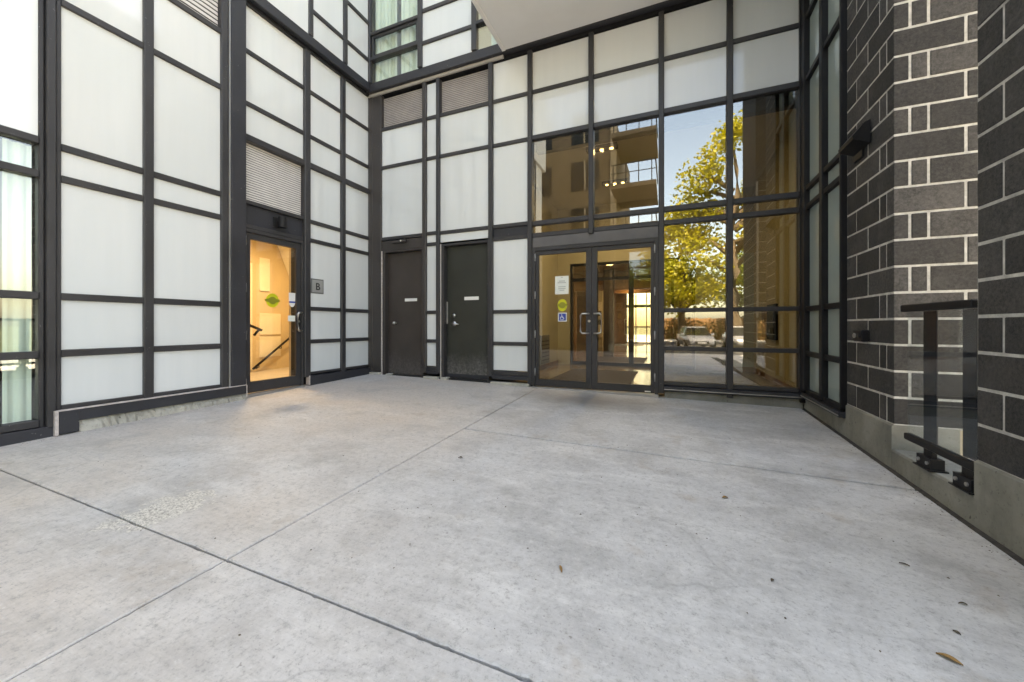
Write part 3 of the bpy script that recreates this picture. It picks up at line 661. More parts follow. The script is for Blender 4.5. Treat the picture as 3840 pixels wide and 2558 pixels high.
# header plate and double doors
rail_y(-2.061, -0.141, 2.517, YB, 0.083, 0.04, rf, 'header_plate', 'header')
box('door_frame', (-2.059, YB-0.04, 0.19), (-2.005, YB+0.08, 2.432), 'metal', rf, 0.003); box('door_frame', (-0.195, YB-0.04, 0.17), (-0.143, YB+0.08, 2.432), 'metal', rf, 0.003); box('door_frame', (-2.005, YB-0.04, 2.372), (-0.195, YB+0.08, 2.4315), 'metal', rf, 0.003)
box('threshold', (-2.06, YB-0.07, 0.10), (-0.14, YB+0.08, 0.182), 'dull_steel', rf, 0.004)
def glass_leaf(x0, x1, side, label):
    z0, z1 = 0.192, 2.368; mb = MB(); ya, yb = YB-0.02, YB+0.03
    so, si = 0.05, 0.082
    l, r = (so, si) if side < 0 else (si, so)
    mb.box((x0, ya, z0), (x0+l, yb, z1)); mb.box((x1-r, ya, z0), (x1, yb, z1)); mb.box((x0+l, ya, z0), (x1-r, yb, z0+0.11)); mb.box((x0+l, ya, z1-0.06), (x1-r, yb, z1))
    d = mb.build('door', 'metal', rf, (x0, YB, z0)); d['label'] = label
    box('pane', (x0+l-0.004, YB+0.002, z0+0.108), (x1-r+0.004, YB+0.010, z1-0.058), 'glass_door', d, 0)
    xh = x0-0.005 if side < 0 else x1+0.005
    for z in (0.42, 1.03, 1.66, 2.27): MB().tube([(xh, YB-0.035, z-0.06), (xh, YB-0.035, z+0.06)], 0.011, 10).build('hinge', 'dull_steel', d, (xh, YB, z), True)
    xm = x1-0.04 if side < 0 else x0+0.04; dx = -0.115 if side < 0 else 0.115
    pts = [(xm, YB-0.02, 1.35), (xm, YB-0.06, 1.35), (xm+dx*0.8, YB-0.075, 1.35), (xm+dx, YB-0.078, 1.325), (xm+dx, YB-0.078, 1.075), (xm+dx*0.8, YB-0.075, 1.05), (xm, YB-0.06, 1.05), (xm, YB-0.02, 1.05)]
    MB().tube(pts, 0.013, 10).build('pull_handle', 'steel', d, (xm, YB, 1.2), True)
    return d
dl = glass_leaf(-2.002, -1.103, -1, 'left leaf of the entrance doors with notice and stickers'); dr2 = glass_leaf(-1.098, -0.198, 1, 'right leaf of the entrance doors')
MB().disc((-1.135, YB-0.018, 1.237), (0, -1, 0), 0.02, 0.014).build('lock_cylinder', 'steel', dl, (-1.14, YB, 1.2))
YG = YB-0.0005
nt_ = box('notice', (-1.683, YG-0.001, 1.665), (-1.462, YG+0.0005, 1.951), 'paper', dl, 0)
for (za, zb, xa_, xb_) in ((1.865, 1.880, -1.62, -1.52), (1.840, 1.855, -1.64, -1.505), (1.775, 1.79, -1.63, -1.51), (1.745, 1.76, -1.63, -1.51), (1.72, 1.733, -1.61, -1.53), (1.925, 1.937, -1.585, -1.555)):
    box('printed_line', (xa_, YG-0.0022, za), (xb_, YG-0.0015, zb), 'ink', dl, 0)
oval(dl, -1.563, 1.49, 0.075, 0.098, YG, 'y', 'yellow', 'sticker'); oval(dl, -1.563, 1.495, 0.095, 0.022, YG-0.002, 'y', 'yellow_dark', 'sticker_band'); oval(dl, -1.563, 1.49, 0.055, 0.05, YG-0.004, 'y', 'yellow_dark', 'sticker_band')
box('sticker_border', (-1.632, YG-0.001, 1.232), (-1.492, YG+0.0005, 1.372), 'white', dl, 0); box('sticker', (-1.618, YG-0.0024, 1.246), (-1.506, YG-0.0012, 1.358), 'blue', dl, 0)
wc = MB(); yy = YG-0.0035; cx, cz = -1.566, 1.302
def flat(pts, w):
    for (a, b) in zip(pts[:-1], pts[1:]):
        a, b = Vector(a), Vector(b); n = Vector((-(b-a).y, (b-a).x)).normalized()*w/2; k = len(wc.v)
        for y in (yy, yy+0.0008):
            for p in (a-n, b-n, b+n, a+n): wc.v.append((cx+p.x, y, cz+p.y))
        wc.f += [(k, k+1, k+2, k+3), (k+4, k+5, k+6, k+7), (k, k+1, k+5, k+4), (k+1, k+2, k+6, k+5), (k+2, k+3, k+7, k+6), (k+3, k, k+4, k+7)]
flat([(0.026*math.cos(R(a))-0.004, 0.026*math.sin(R(a))-0.018) for a in range(110, 345, 20)], 0.008)
flat([(-0.006, 0.028), (-0.003, -0.006), (0.018, -0.006), (0.030, -0.034)], 0.009); flat([(-0.004, 0.012), (0.016, 0.012)], 0.007); flat([(-0.014, 0.037), (-0.001, 0.037)], 0.013)
wc.build('wheelchair_symbol', 'white', dl, (cx, YG, cz))
box('kick_sticker', (-0.33, YB-0.0225, 0.205), (-0.25, YB-0.0205, 0.222), 'white', dr2, 0)
# steel doors
def steel_door(x0, x1, head, mat, hinge_side, label):
    # frame jambs and a recessed leaf
    fr = 0.05
    box('door_frame', (x0, YB-0.03, 0.2), (x0+0.02, YB+0.16, head), 'reveal' if mat == 'door_olive' else 'worn_edge', rf, 0.002)
    box('door_frame', (x0+0.0205, YB-0.02, 0.2), (x0+0.075, YB+0.16, head-0.001), 'bronze' if mat == 'door_brown' else 'metal', rf, 0.003)
    box('door_frame', (x1-0.03, YB-0.02, 0.2), (x1, YB+0.16, head-0.001), 'bronze' if mat == 'door_brown' else 'metal', rf, 0.003)
    box('door_frame', (x0+0.0755, YB-0.02, head-0.035), (x1-0.0305, YB+0.16, head), 'bronze' if mat == 'door_brown' else 'metal', rf, 0.003)
    d = box('door', (x0+0.08, YB+0.075, 0.225), (x1-0.035, YB+0.12, head-0.04), mat, rf, 0.003); d['label'] = label
    return d
da = steel_door(-5.165, -4.20, 2.61, 'door_brown', 1, 'dark brown steel service door with white plate')
rail_y(-5.163, -4.2, 2.71, YB, 0.095, 0.02, rf, 'head_panel', 'bronze')
MB().tube([(-4.885, YB+0.08, 1.217), (-4.885, YB+0.02, 1.217)], 0.012, 10).tube([(-4.885, YB+0.035, 1.217), (-4.885, YB+0.02, 1.217), (-4.885, YB-0.005, 1.217), (-4.885, YB-0.02, 1.217)], [0.02, 0.03, 0.03, 0.012], 14).build('door_knob', 'steel', da, (-4.885, YB, 1.217), True)
box('name_plate', (-4.683, YB+0.071, 1.63), (-4.40, YB+0.0745, 1.685), 'white', da, 0.001)
db = steel_door(-3.822, -2.847, 2.635, 'door_olive', 1, 'dark olive steel service door with lever and scuffed foot')
MB().disc((-3.587, YB+0.074, 1.351), (0, -1, 0), 0.03, 0.02).build('deadbolt', 'steel', db, (-3.587, YB, 1.351), True)
lv = MB(); lv.disc((-3.587, YB+0.074, 1.203), (0, -1, 0), 0.042, 0.014); lv.tube([(-3.587, YB+0.06, 1.203), (-3.587, YB+0.015, 1.203), (-3.565, YB+0.008, 1.203), (-3.46, YB+0.008, 1.19)], [0.016, 0.016, 0.015, 0.008], 10)
lv.build('lever_handle', 'steel', db, (-3.587, YB, 1.203), True)
box('name_plate', (-3.378, YB+0.071, 1.62), (-3.09, YB+0.0745, 1.68), 'white', db, 0.001)
for zc in (1.35,): box('latch_guard', (-3.745, YB+0.06, 1.20), (-3.72, YB+0.0745, 1.60), 'dull_steel', db, 0.002)
box('kick_plate', (-3.735, YB+0.0715, 0.232), (-2.89, YB+0.0745, 0.30), 'metal2', db, 0.001)
# opaque backing behind the panel bays
box('backing_wall', (-5.8, YB+0.17, 0.05), (-2.45, YB+0.3, 5.75), 'black', rf, 0)
box('backing_wall', (-2.45, YB+0.17, 4.26), (1.7, YB+0.3, 5.75), 'black', rf, 0)
box('sill_base', (-5.4, YB+0.0, -0.05), (-2.06, YB+0.165, 0.224), 'black', rf, 0)
box('sill_base', (-2.06, YB+0.081, -0.05), (-0.07, YB+0.165, 0.163), 'black', rf, 0)
box('kerb_upstand', (-0.065, YB-0.03, -0.05), (1.556, YB+0.15, 0.243), 'kerb', rf, 0.01)

# ------------------------------------------------------------------ right glazed return
rr_ = thing('curtain_wall', 'narrow green tinted glass return beside the dark block pier', 'facade', (XR, 5.2, 0.3))
ZTR = 6.6
box('mullion', (XR-0.045, 5.655, 0.36), (XR+0.06, 5.765, ZTR), 'black_metal', rr_, 0.006)
box('mullion', (XR-0.045, 5.075, 0.36), (XR+0.06, 5.165, ZTR), 'black_metal', rr_, 0.006)
box('mullion', (XR-0.036, 4.618, 0.36), (XR+0.06, 4.650, ZTR), 'black_metal', rr_, 0.006)
zr = [0.36, 0.825, 1.372, 2.62, 2.85, 4.195, 4.95, ZTR]
for (a, b) in ((5.165, 5.655), (4.650, 5.075)):
    for i in range(7):
        box('pane', (XR+0.012, a-0.01, zr[i]), (XR+0.02, b+0.01, zr[i+1]), 'teal_panel', rr_, 0, (0, random.uniform(-.002, .002), random.uniform(-.002, .002)))
        box('transom', (XR-0.03, a-0.002, zr[i]-0.03), (XR+0.06, b+0.002, zr[i]+0.03), 'black_metal', rr_, 0.005)
box('sill_flashing', (XR-0.055, 4.60, 0.275), (XR+0.1, 5.76, 0.328), 'metal2', rr_, 0.005)
box('sill_trim', (XR-0.062, 4.60, 0.290), (XR-0.056, 5.745, 0.303), 'dull_steel', rr_, 0.001)

# ------------------------------------------------------------------ kerb, block piers
kb = structure('kerb', (1.7, 3, 0))
def kseg(y0, y1, top, x1, name='kerb_section'):
    v = []; n = max(2, int((y1-y0)/0.12)); 
    for i in range(n+1):
        y = y0+(y1-y0)*i/n; w = random.uniform(-.003, .003)
        v += [(XR+w, y, -0.1), (XR+w*0.6, y, top-0.012), (XR+0.012, y, top+random.uniform(-.003, .002)), (x1, y, top), (x1, y, -0.42)]
    f = []
    for i in range(n):
        for j in range(4): a = i*5+j; f.append((a, a+1, a+6, a+5))
    f += [(4, 3, 2, 1, 0), tuple(n*5+j for j in range(5))]
    return mesh_ob(name, v, f, 'kerb', kb, (XR, (y0+y1)/2, 0))
kseg(4.602, 5.83, 0.272, 1.95); kseg(3.786, 4.60, 0.41, 1.95); kseg(2.94, 3.784, 0.222, 1.95); kseg(1.54, 2.938, 0.42, 1.95)
box('kerb_section', (XR-0.002, -2.3, -0.42), (1.95, 1.538, 0.06), 'kerb', kb, 0.01)

def pier(label, origin): return thing('block_pier', label, 'pier', origin, 'charcoal block piers')
JT = 0.0165
def block(par, axis, a0, a1, z0, z1, face, depth=0.03, name='block'):
    h = JT/2; o = random.uniform(-0.0012, 0.0022)
    if axis == 'x': return box(name, (face-o, a0+h, z0+h), (face+depth, a1-h, z1-h), 'block', par, 0.004)
    return box(name, (a0+h, face-o, z0+h), (a1-h, face+depth, z1-h), 'block', par, 0.004)
XF = XR+0.012; YP = 3.786
pa = pier('charcoal block pier between the green glass and the glass railing', (XF+0.2, 4.2, 0.41))
box('mortar', (XF+0.0035, YP+0.0035, 0.405), (2.6, 4.615, 9.0), 'mortar', pa, 0.002)
z = 0.421 - 0.001
nz = 24
for k in range(nz):
    z0, z1 = 0.42+0.2*k - (0.01 if k == 0 else 0), 0.62+0.2*k
    full_on_b = (k % 2 == 0)
    cuts_a = [YP, YP+0.105, YP+0.215, YP+0.625, 4.615] if full_on_b else [YP, YP+0.41, 4.615]
    cuts_b = [XF, XF+0.40, XF+0.80, XF+1.02] if full_on_b else [XF, XF+0.095, XF+0.20, XF+0.60, XF+1.02]
    for a, b in zip(cuts_a[1:-1], cuts_a[2:]): block(pa, 'x', a, b, z0, z1, XF)
    for a, b in zip(cuts_b[1:-1], cuts_b[2:]): block(pa, 'y', a, b, z0, z1, YP)
    # the corner block turns the corner: one solid unit
    h = JT/2; ob = random.uniform(-.001, .002)
    bl = box('block', (XF-ob, YP-ob, z0+h), (cuts_b[1]-h, cuts_a[1]-h, z1-h), 'block', pa, 0.004)
box('upper_wall', (XF, YP, 0.42+0.2*nz), (2.6, 4.615, 9.0), 'block', pa, 0)
pc = pier('charcoal block pier at the right edge of the picture', (XF+0.2, 2.2, 0.42))
YC1, YC0 = 2.945, 1.54
box('mortar', (XF+0.0035, YC0+0.0035, 0.415), (1.942, YC1-0.0035, 9.0), 'mortar', pc, 0.002)
for k in range(18):
    z0, z1 = 0.42+0.2*k - (0.005 if k == 0 else 0), 0.62+0.2*k
    cuts = [YC1, YC1-0.185, YC1-0.585, YC1-0.985, YC0] if k % 2 else [YC1, YC1-0.345, YC1-0.745, YC1-1.145, YC0]
    for a, b in zip(cuts[:-1], cuts[1:]): block(pc, 'x', b, a, z0, z1, XF)
    # end faces of the pier
    block(pc, 'y', XF+0.032, 1.945, z0, z1, YC0-0.004)
    box('block', (XF+0.032+JT/2, YC1-0.03, z0+JT/2), (1.945, YC1+0.001, z1-JT/2), 'block', pc, 0.004)
box('upper_wall', (XF, YC0, 0.42+0.2*18), (1.945, YC1, 9.0), 'block', pc, 0)

# ------------------------------------------------------------------ glass railing between the piers
rl = thing('glass_railing', 'frameless glass railing with black top rail between the block piers', 'railing', (1.70, 3.3, 0.222))
XG = 1.597
box('top_rail', (XG-0.032, 2.955, 1.268), (XG+0.032, 3.66, 1.318), 'black_metal', rl, 0.006)
box('bottom_rail', (XG-0.022, 2.95, 0.345), (XG+0.022, 3.64, 0.392), 'black_metal', rl, 0.006)
box('glass_panel', (XG-0.006, 2.955, 0.392), (XG+0.006, 3.625, 1.268), 'glass_rail', rl, 0)
for (a, b) in ((3.335, 3.475), (2.985, 3.10)):
    box('post', (XG+0.009, a, 0.395), (XG+0.018, b, 1.266), 'post_metal', rl, 0.003)
for yc in (3.38, 3.02):
    br = MB(); br.box((XG-0.035, yc-0.075, 0.232), (XG+0.035, yc+0.075, 0.30)); br.box((XG-0.012, yc-0.045, 0.30), (XG+0.012, yc+0.045, 0.345)); br.box((XG-0.05, yc-0.085, 0.2235), (XG+0.05, yc+0.085, 0.232))
    bo = br.build('bracket', 'black_metal', rl, (XG, yc, 0.222))
    for dy in (-0.045, 0.045): MB().disc((XG-0.034, yc+dy, 0.268), (-1, 0, 0), 0.012, 0.009, 8).build('bolt', 'dull_steel', bo, (XG-0.04, yc+dy, 0.268))

# ------------------------------------------------------------------ canopy slab over the entrance
cp = thing('canopy', 'white stucco canopy slab projecting over the entrance', 'canopy', (0, 5.0, 5.7))
box('soffit', (-2.515, 4.50, 5.70), (1.9, YU-0.022, 5.98), 'soffit', cp, 0.004)
box('drip_edge', (-2.545, 4.47, 5.685), (-2.485, YU-0.023, 5.99), 'fascia', cp, 0.004)
box('drip_edge', (-2.485, 4.44, 5.685), (1.9, 4.50, 5.99), 'fascia', cp, 0.004)

# ------------------------------------------------------------------ fittings on the walls
wl = thing('wall_light', 'black cylinder wall light above the stair door', 'light', (XL, 3.92, 2.72))
box('back_plate', (XL-0.012, 3.855, 2.655), (XL+0.012, 3.985, 2.80), 'black_metal', wl, 0.004)
MB().tube([(XL+0.095, 3.93, 2.645), (XL+0.095, 3.93, 2.80)], 0.056, 24).build('body', 'black_metal', wl, (XL+0.095, 3.93, 2.65), False)
box('arm', (XL+0.012, 3.905, 2.70), (XL+0.05, 3.955, 2.745), 'black_metal', wl, 0.003)
sg = thing('letter_sign', 'square grey plate with the letter B beside the stair door', 'sign', (XL+0.004, 4.60, 1.83))
box('plate', (XL+0.001, 4.495, 1.705), (XL+0.010, 4.742, 1.952), 'sign_rim', sg, 0.003); box('face', (XL+0.0105, 4.515, 1.725), (XL+0.013, 4.722, 1.932), 'sign_grey', sg, 0.001)
fc = bpy.data.curves.new('letter', 'FONT'); fc.body = 'B'; fc.size = 0.165; fc.extrude = 0.0012; fc.offset = 0.0022; fc.align_x = 'CENTER'
fo = bpy.data.objects.new('letter_tmp', fc); col.objects.link(fo)
me = bpy.data.meshes.new_from_object(fo.evaluated_get(bpy.context.evaluated_depsgraph_get())); bpy.data.objects.remove(fo)
me.materials.clear(); me.materials.append(M['sign_ink']); lt = bpy.data.objects.new('letter', me)
link(lt, sg, (XL+0.0145, 4.622, 1.768)); lt.rotation_euler = (R(90), 0, R(90))
fl = thing('flood_light', 'dark wedge shaped flood light on the far block pier', 'light', (XF, 4.4, 2.8))
hood = MB(); hv = [(XF-0.01, 2.72), (XF-0.01, 2.92), (XF-0.05, 2.90), (XF-0.13, 2.80), (XF-0.125, 2.77)]
k = 0
for y in (4.12, 4.42):
    for (x, z) in hv: hood.v.append((x, y, z))
hood.f = [(4, 3, 2, 1, 0), (5, 6, 7, 8, 9)] + [(i, (i+1) % 5, 5+(i+1) % 5, 5+i) for i in range(5)]
hood.build('hood', 'black_metal', fl, (XF, 4.33, 2.8))
box('lens', (XF-0.115, 4.14, 2.752), (XF-0.02, 4.40, 2.758), 'sign_grey', fl, 0, (0, R(22), 0)); box('back_plate', (XF-0.018, 4.25, 2.66), (XF-0.001, 4.42, 2.95), 'black_metal', fl, 0.004)
jb = thing('junction_box', 'small black junction box on the far block pier', 'junction box', (XF, 4.25, 1.08))
box('body', (XF-0.055, 4.16, 1.03), (XF-0.001, 4.33, 1.13), 'black_metal', jb, 0.006); MB().disc((XF-0.055, 4.29, 1.08), (-1, 0, 0), 0.022, 0.008, 16).build('socket_cap', 'dull_steel', jb, (XF-0.06, 4.29, 1.08)); MB().disc((XF-0.055, 4.21, 1.08), (-1, 0, 0), 0.018, 0.012, 16).build('knob', 'black', jb, (XF-0.06, 4.21, 1.08))
al = thing('alarm_bar', 'slim dark sensor bar above the brown steel door', 'sensor', (-4.72, YB-0.03, 2.76))
box('body', (-4.88, YB-0.075, 2.735), (-4.56, YB-0.012, 2.785), 'bronze', al, 0.008); MB().disc((-4.66, YB-0.076, 2.762), (0, -1, 0), 0.016, 0.006, 14).build('lens', 'white', al, (-4.66, YB-0.08, 2.76))

# ------------------------------------------------------------------ fallen leaves and twigs
def leaf_thing(label, x, y, L, W, rot, mat, curl):
    vv = []; n = 8; L *= 0.72; W *= 0.72; curl *= 0.7
    for i in range(n+1):
        t = i/n; w = W*math.sin(math.pi*min(1, t*0.97+0.02))**0.8; zc = curl*math.sin(t*math.pi)
        vv += [(L*(t-0.5), -w/2, zc+0.002+curl*0.6*(1-t)), (L*(t-0.5), 0, zc+0.001), (L*(t-0.5), w/2, zc+0.004)]
    ff = []
    for i in range(n): a = 3*i; ff += [(a, a+3, a+4, a+1), (a+1, a+4, a+5, a+2)]
    nv = len(vv); vv += [(p[0], p[1], p[2]-0.0012) for p in vv]; ff += [tuple(nv+q for q in f)[::-1] for f in ff]
    o = mesh_ob('dry_leaf', vv, ff, mat, None, (0, 0, 0)); o.location = (x, y, fz(x, y)+0.0015); o.rotation_euler = (0, 0, rot)
    return tag(o, label, 'leaf', 'fallen leaves on the court')
leaf_thing('small tan leaf lying on the slab before the right glazing', 0.33, 2.76, 0.05, 0.035, 0.4, 'dry_leaf', 0.010)
leaf_thing('slender yellow leaf lying in the middle of the court', -0.46, 1.69, 0.075, 0.018, 2.0, 'dry_leaf', 0.006)
leaf_thing('long brown leaf lying near the bottom right corner', 0.88, 1.76, 0.085, 0.028, -0.5, 'dry_leaf', 0.010)
leaf_thing('dark curled leaf lying just right of the long joint', -1.57, 2.68, 0.05, 0.03, 0.2, 'dark_leaf', 0.012)
leaf_thing('dark leaf scrap right of the yellow leaf', 0.42, 1.98, 0.03, 0.018, 0.9, 'dark_leaf', 0.006)
leaf_thing('dark leaf scrap near the right kerb', 1.10, 2.12, 0.04, 0.012, 0.1, 'dark_leaf', 0.006)
leaf_thing('thin dark twig like leaf near the right kerb', 1.02, 2.35, 0.05, 0.010, -0.4, 'dark_leaf', 0.005)
leaf_thing('dark leaf crumb in the bottom right slab', 0.98, 1.92, 0.03, 0.014, -0.9, 'dark_leaf', 0.004)
gr = MB()
for i in range(520):
    x, y = random.uniform(-4.5, 1.5), random.uniform(0.75, 4.2); s_ = random.uniform(0.003, 0.008); zz = fz(x, y); a = random.uniform(0, 3.1)
    if i >= 170:
        if i % 2: x, y = 1.545-abs(random.gauss(0, .05)), random.uniform(1.4, 5.6)
        else: x, y = XL+0.12+abs(random.gauss(0, .06)), random.uniform(1.4, 5.6)
        zz = fz(x, y); s_ *= 0.7
    dx, dy = s_*math.cos(a), s_*math.sin(a); kk = len(gr.v)
    gr.v += [(x-dx, y-dy, zz), (x+dy*.6, y-dx*.6, zz), (x+dx, y+dy, zz), (x-dy*.6, y+dx*.6, zz), (x, y, zz+s_*0.6)]; gr.f += [(kk, kk+1, kk+4), (kk+1, kk+2, kk+4), (kk+2, kk+3, kk+4), (kk+3, kk, kk+4)]
tag(gr.build('grit', 'dark_leaf', None, (-1, 2, 0)), 'scattered dark grit on the concrete court', 'grit', kind='stuff')

# ------------------------------------------------------------------ room behind the curtained window
wr = structure('window_room', (-7, 0.5, 0.1))
box('back_wall', (-8.6, -0.8, 0), (-8.5, 1.62, 3.1), 'tower', wr, 0); box('side_wall', (-8.5, 1.625, 0), (-5.83, 1.72, 3.1), 'tower', wr, 0); box('side_wall', (-8.5, -0.8, 0), (-5.83, -0.7, 3.1), 'tower', wr, 0); box('floor_slab', (-8.5, -0.7, 0), (-5.56, 1.62, 0.16), 'tower', wr, 0); box('ceiling_slab', (-8.5, -0.7, 2.95), (-5.83, 1.62, 3.1), 'tower', wr, 0)
curtain('pale floor length curtain in the window at the left edge', -0.5, 1.34, XL-0.095, 0.25, 2.86, 9, 'y', 0.03)
curtain('narrow pale curtain gathered at the left window jamb', 1.38, 1.55, XL-0.075, 0.25, 2.86, 2, 'y', 0.02)

# ------------------------------------------------------------------ stairwell behind the glazed stair door
sw = structure('stairwell', (-6.8, 4.3, 0.2))
SX = -7.75
box('floor_slab', (SX, 2.6, 0.0), (XL-0.10, 6.0, 0.19), 'tile', sw, 0)
box('rear_wall', (SX-0.1, 2.6, -0.5), (SX, 6.0, 2.95), 'wall_stair', sw, 0)
box('side_wall', (SX, 2.5, 0.0), (XL-0.345, 2.6, 2.95), 'wall_stair', sw, 0); box('side_wall', (SX, 6.0, 0.0), (XL-0.345, 6.1, 2.95), 'wall_stair', sw, 0)
box('ceiling_slab', (SX-0.1, 2.5, 2.95), (XL-0.345, 6.1, 3.05), 'ceiling', sw, 0)
box('front_wall', (XL-0.40, 2.6, 0.19), (XL-0.343, 3.39, 2.95), 'wall_stair', sw, 0); box('front_wall', (XL-0.40, 4.41, 0.19), (XL-0.343, 6.0, 2.95), 'wall_stair', sw, 0)
for (a, b, z0, z1) in ((5.15, 5.36, 1.88, 2.56), (5.15, 5.60, 0.98, 1.42), (5.15, 5.60, 0.52, 0.94), (4.70, 5.0, 0.28, 2.42)):
    box('reflection_panel', (SX+0.001, a, z0), (SX+0.03, b, z1), 'flight_and_reflection', sw, 0.003)  # pale boards on the rear wall stand in for reflections
MB().prism([(5.5, 2.95), (6.0, 2.95), (6.0, 2.0), (5.9, 2.0)], 0, SX+0.02, SX+0.9).build('stair_flight', 'flight_and_reflection', sw, (SX, 5.5, 2.0))
def on_x(sx, sy, X):
    u = (sx-1920)/1418.0; v = (1220.6-sy)/1418.0; s_, c_ = math.sin(R(22.6)), math.cos(R(22.6)); dx = -s_+u*c_; t = X/dx
    return (X, (c_+u*s_)*t, 1.17+v*t)
HX = -7.66
h0, h1 = Vector((HX, 4.97, 0.30)), Vector((HX, 5.92, 1.02))
hr = thing('handrail', 'black sloping handrail on the stairwell wall', 'handrail', h0)
MB().tube([h0, h0.lerp(h1, .5), h1], 0.022, 12).build('rail', 'black_metal', hr, h0, True)
for t in (0.12, 0.62):
    p = h0.lerp(h1, t); MB().tube([p, p+Vector((0, 0.01, -0.06)), (SX, p.y+0.01, p.z-0.07)], 0.009, 8).build('bracket', 'black_metal', hr, p); MB().disc((SX+0.001, p.y+0.01, p.z-0.07), (1, 0, 0), 0.03, 0.008, 14).build('rosette', 'black_metal', hr, p)
HX2 = -6.55
hs = thing('handrail', 'short bent black handrail end near the stair door hinge', 'handrail', (HX2, 3.95, 1.1))
q0, q1, q2 = Vector((HX2, 3.95, 1.28)), Vector((HX2, 4.40, 1.085)), Vector((HX2, 4.27, 1.0))
MB().tube([q0, q0.lerp(q1, .5), q1], 0.022, 12).build('rail', 'black_metal', hs, q0, True); MB().tube([q1+Vector((0, -.04, .01)), q1.lerp(q2, .6)+Vector((0, 0, .03)), q2], 0.02, 12).build('rail_return', 'black_metal', hs, q1, True); MB().tube([q0, (HX2, 3.95, 0.19)], 0.02, 10).build('post', 'black_metal', hs, q0)
sl = thing('ceiling_lamp', 'warm lit round ceiling lamp in the stairwell', 'lamp', (-6.6, 4.4, 2.95))
MB().disc((-6.6, 4.4, 2.90), (0, 0, 1), 0.20, 0.05, 28).build('base', 'white', sl, (-6.6, 4.4, 2.9)); MB().disc((-6.6, 4.4, 2.86), (0, 0, 1), 0.17, 0.04, 28).build('diffuser', 'lamp_soft', sl, (-6.6, 4.4, 2.86))
def lamp(name, loc, energy, size, color=(1, 0.72, 0.42), parent=None, shape='DISK'):
    d = bpy.data.lights.new(name, 'AREA'); d.shape = shape; d.size = size; d.energy = energy; d.color = color
    o = bpy.data.objects.new(name, d); return link(o, parent, loc)
lamp('lamp_light', (-6.6, 4.4, 2.84), 10, 0.30, (1, 0.80, 0.55), sl)

# ------------------------------------------------------------------ entrance vestibule and lobby
lb = structure('lobby', (-0.5, 8, 0.15))
FZ = 0.165; VX0, VX1, VY, LY = -2.69, 1.70, 9.57, 22.0
box('subfloor', (-7.0, YB+0.09, 0.0), (VX1, LY, FZ-0.012), 'joint', lb, 0)
TS = 0.61; nx, ny = 8, 6
for i in range(nx):
    for j in range(ny):
        x0, y0 = VX0+i*TS, YB+0.1+j*TS
        x1 = min(x0+TS, VX1)
        if x1-x0 > 0.05: box('floor_tile', (x0+0.002, y0+0.002, FZ-0.011), (x1-0.002, min(y0+TS, VY+0.03)-0.002, FZ), 'tile', lb, 0.001)
box('lobby_floor', (-6.9, VY+0.035, FZ-0.011), (VX1, LY, FZ), 'tile_field', lb, 0)
CZ = 4.18
box('ceiling_slab', (VX0-0.1, YB+0.3, CZ), (VX1+0.1, VY+0.15, CZ+0.08), 'ceiling', lb, 0)
box('left_wall', (VX0-0.12, YB+0.3, 0), (VX0, VY, CZ), 'wall_beige', lb, 0)
box('left_stub_wall', (VX0-0.12, VY, 0), (-2.37, VY+0.14, 2.75), 'wall_beige', lb, 0)
box('right_wall', (VX1, 4.62, 0), (VX1+0.12, VY+0.14, 9), 'wall_grey', lb, 0)
box('right_wall_lining', (VX1-0.012, YB+0.115, FZ), (VX1-0.001, VY, CZ-0.001), 'wall_beige', lb, 0)
box('rear_nook_wall', (0.55, VY, 0), (VX1-0.013, VY+0.14, 2.75), 'wall_grey', lb, 0)
box('bulkhead', (VX0, VY-0.002, 2.75), (VX1-0.013, VY+0.16, CZ), 'wall_beige', lb, 0)
for (a, b) in (((VX0, YB+0.31, FZ), (VX0+0.015, VY, FZ+0.10)), ((VX1-0.028, YB+0.31, FZ), (VX1-0.0125, VY, FZ+0.10))): box('skirting', a, b, 'wood', lb, 0.002)
box('skirting', (0.56, VY-0.016, FZ), (VX1-0.03, VY-0.0005, FZ+0.10), 'wood', lb, 0.002)
box('blind_box', (-2.05, YB+0.13, 4.05), (1.6, YB+0.25, 4.176), 'black', lb, 0)
# inner glazed partition with its own doors
ip = thing('glazed_partition', 'inner glazed partition with dark frame and doors seen through the entrance', 'partition', (-1, VY, FZ))
for (a, b) in ((-2.36, -2.30), (-1.72, -1.66), (-0.92, -0.80), (0.04, 0.10), (0.48, 0.545)): box('frame_post', (a, VY+0.02, FZ), (b, VY+0.12, 2.745), 'black_metal', ip, 0.004)
for (a, b) in ((-2.30, -1.72), (-1.66, -0.92), (-0.80, 0.04), (0.10, 0.48)):
    box('pane', (a, VY+0.06, FZ+0.1), (b, VY+0.068, 2.70), 'glass_inner', ip, 0); box('frame_rail', (a+.001, VY+0.03, FZ), (b-.001, VY+0.11, FZ+0.09), 'black_metal', ip, 0.003); box('frame_rail', (a+.001, VY+0.03, 2.30), (b-.001, VY+0.11, 2.38), 'black_metal', ip, 0.003); box('frame_rail', (a+.001, VY+0.03, 2.69), (b-.001, VY+0.11, 2.745), 'black_metal', ip, 0.003)
MB().tube([(-0.98, VY+0.02, 1.32), (-1.0, VY-0.05, 1.32), (-1.0, VY-0.05, 0.95), (-0.98, VY+0.02, 0.95)], 0.014, 10).build('pull_handle', 'steel', ip, (-1, VY, 1.1), True)
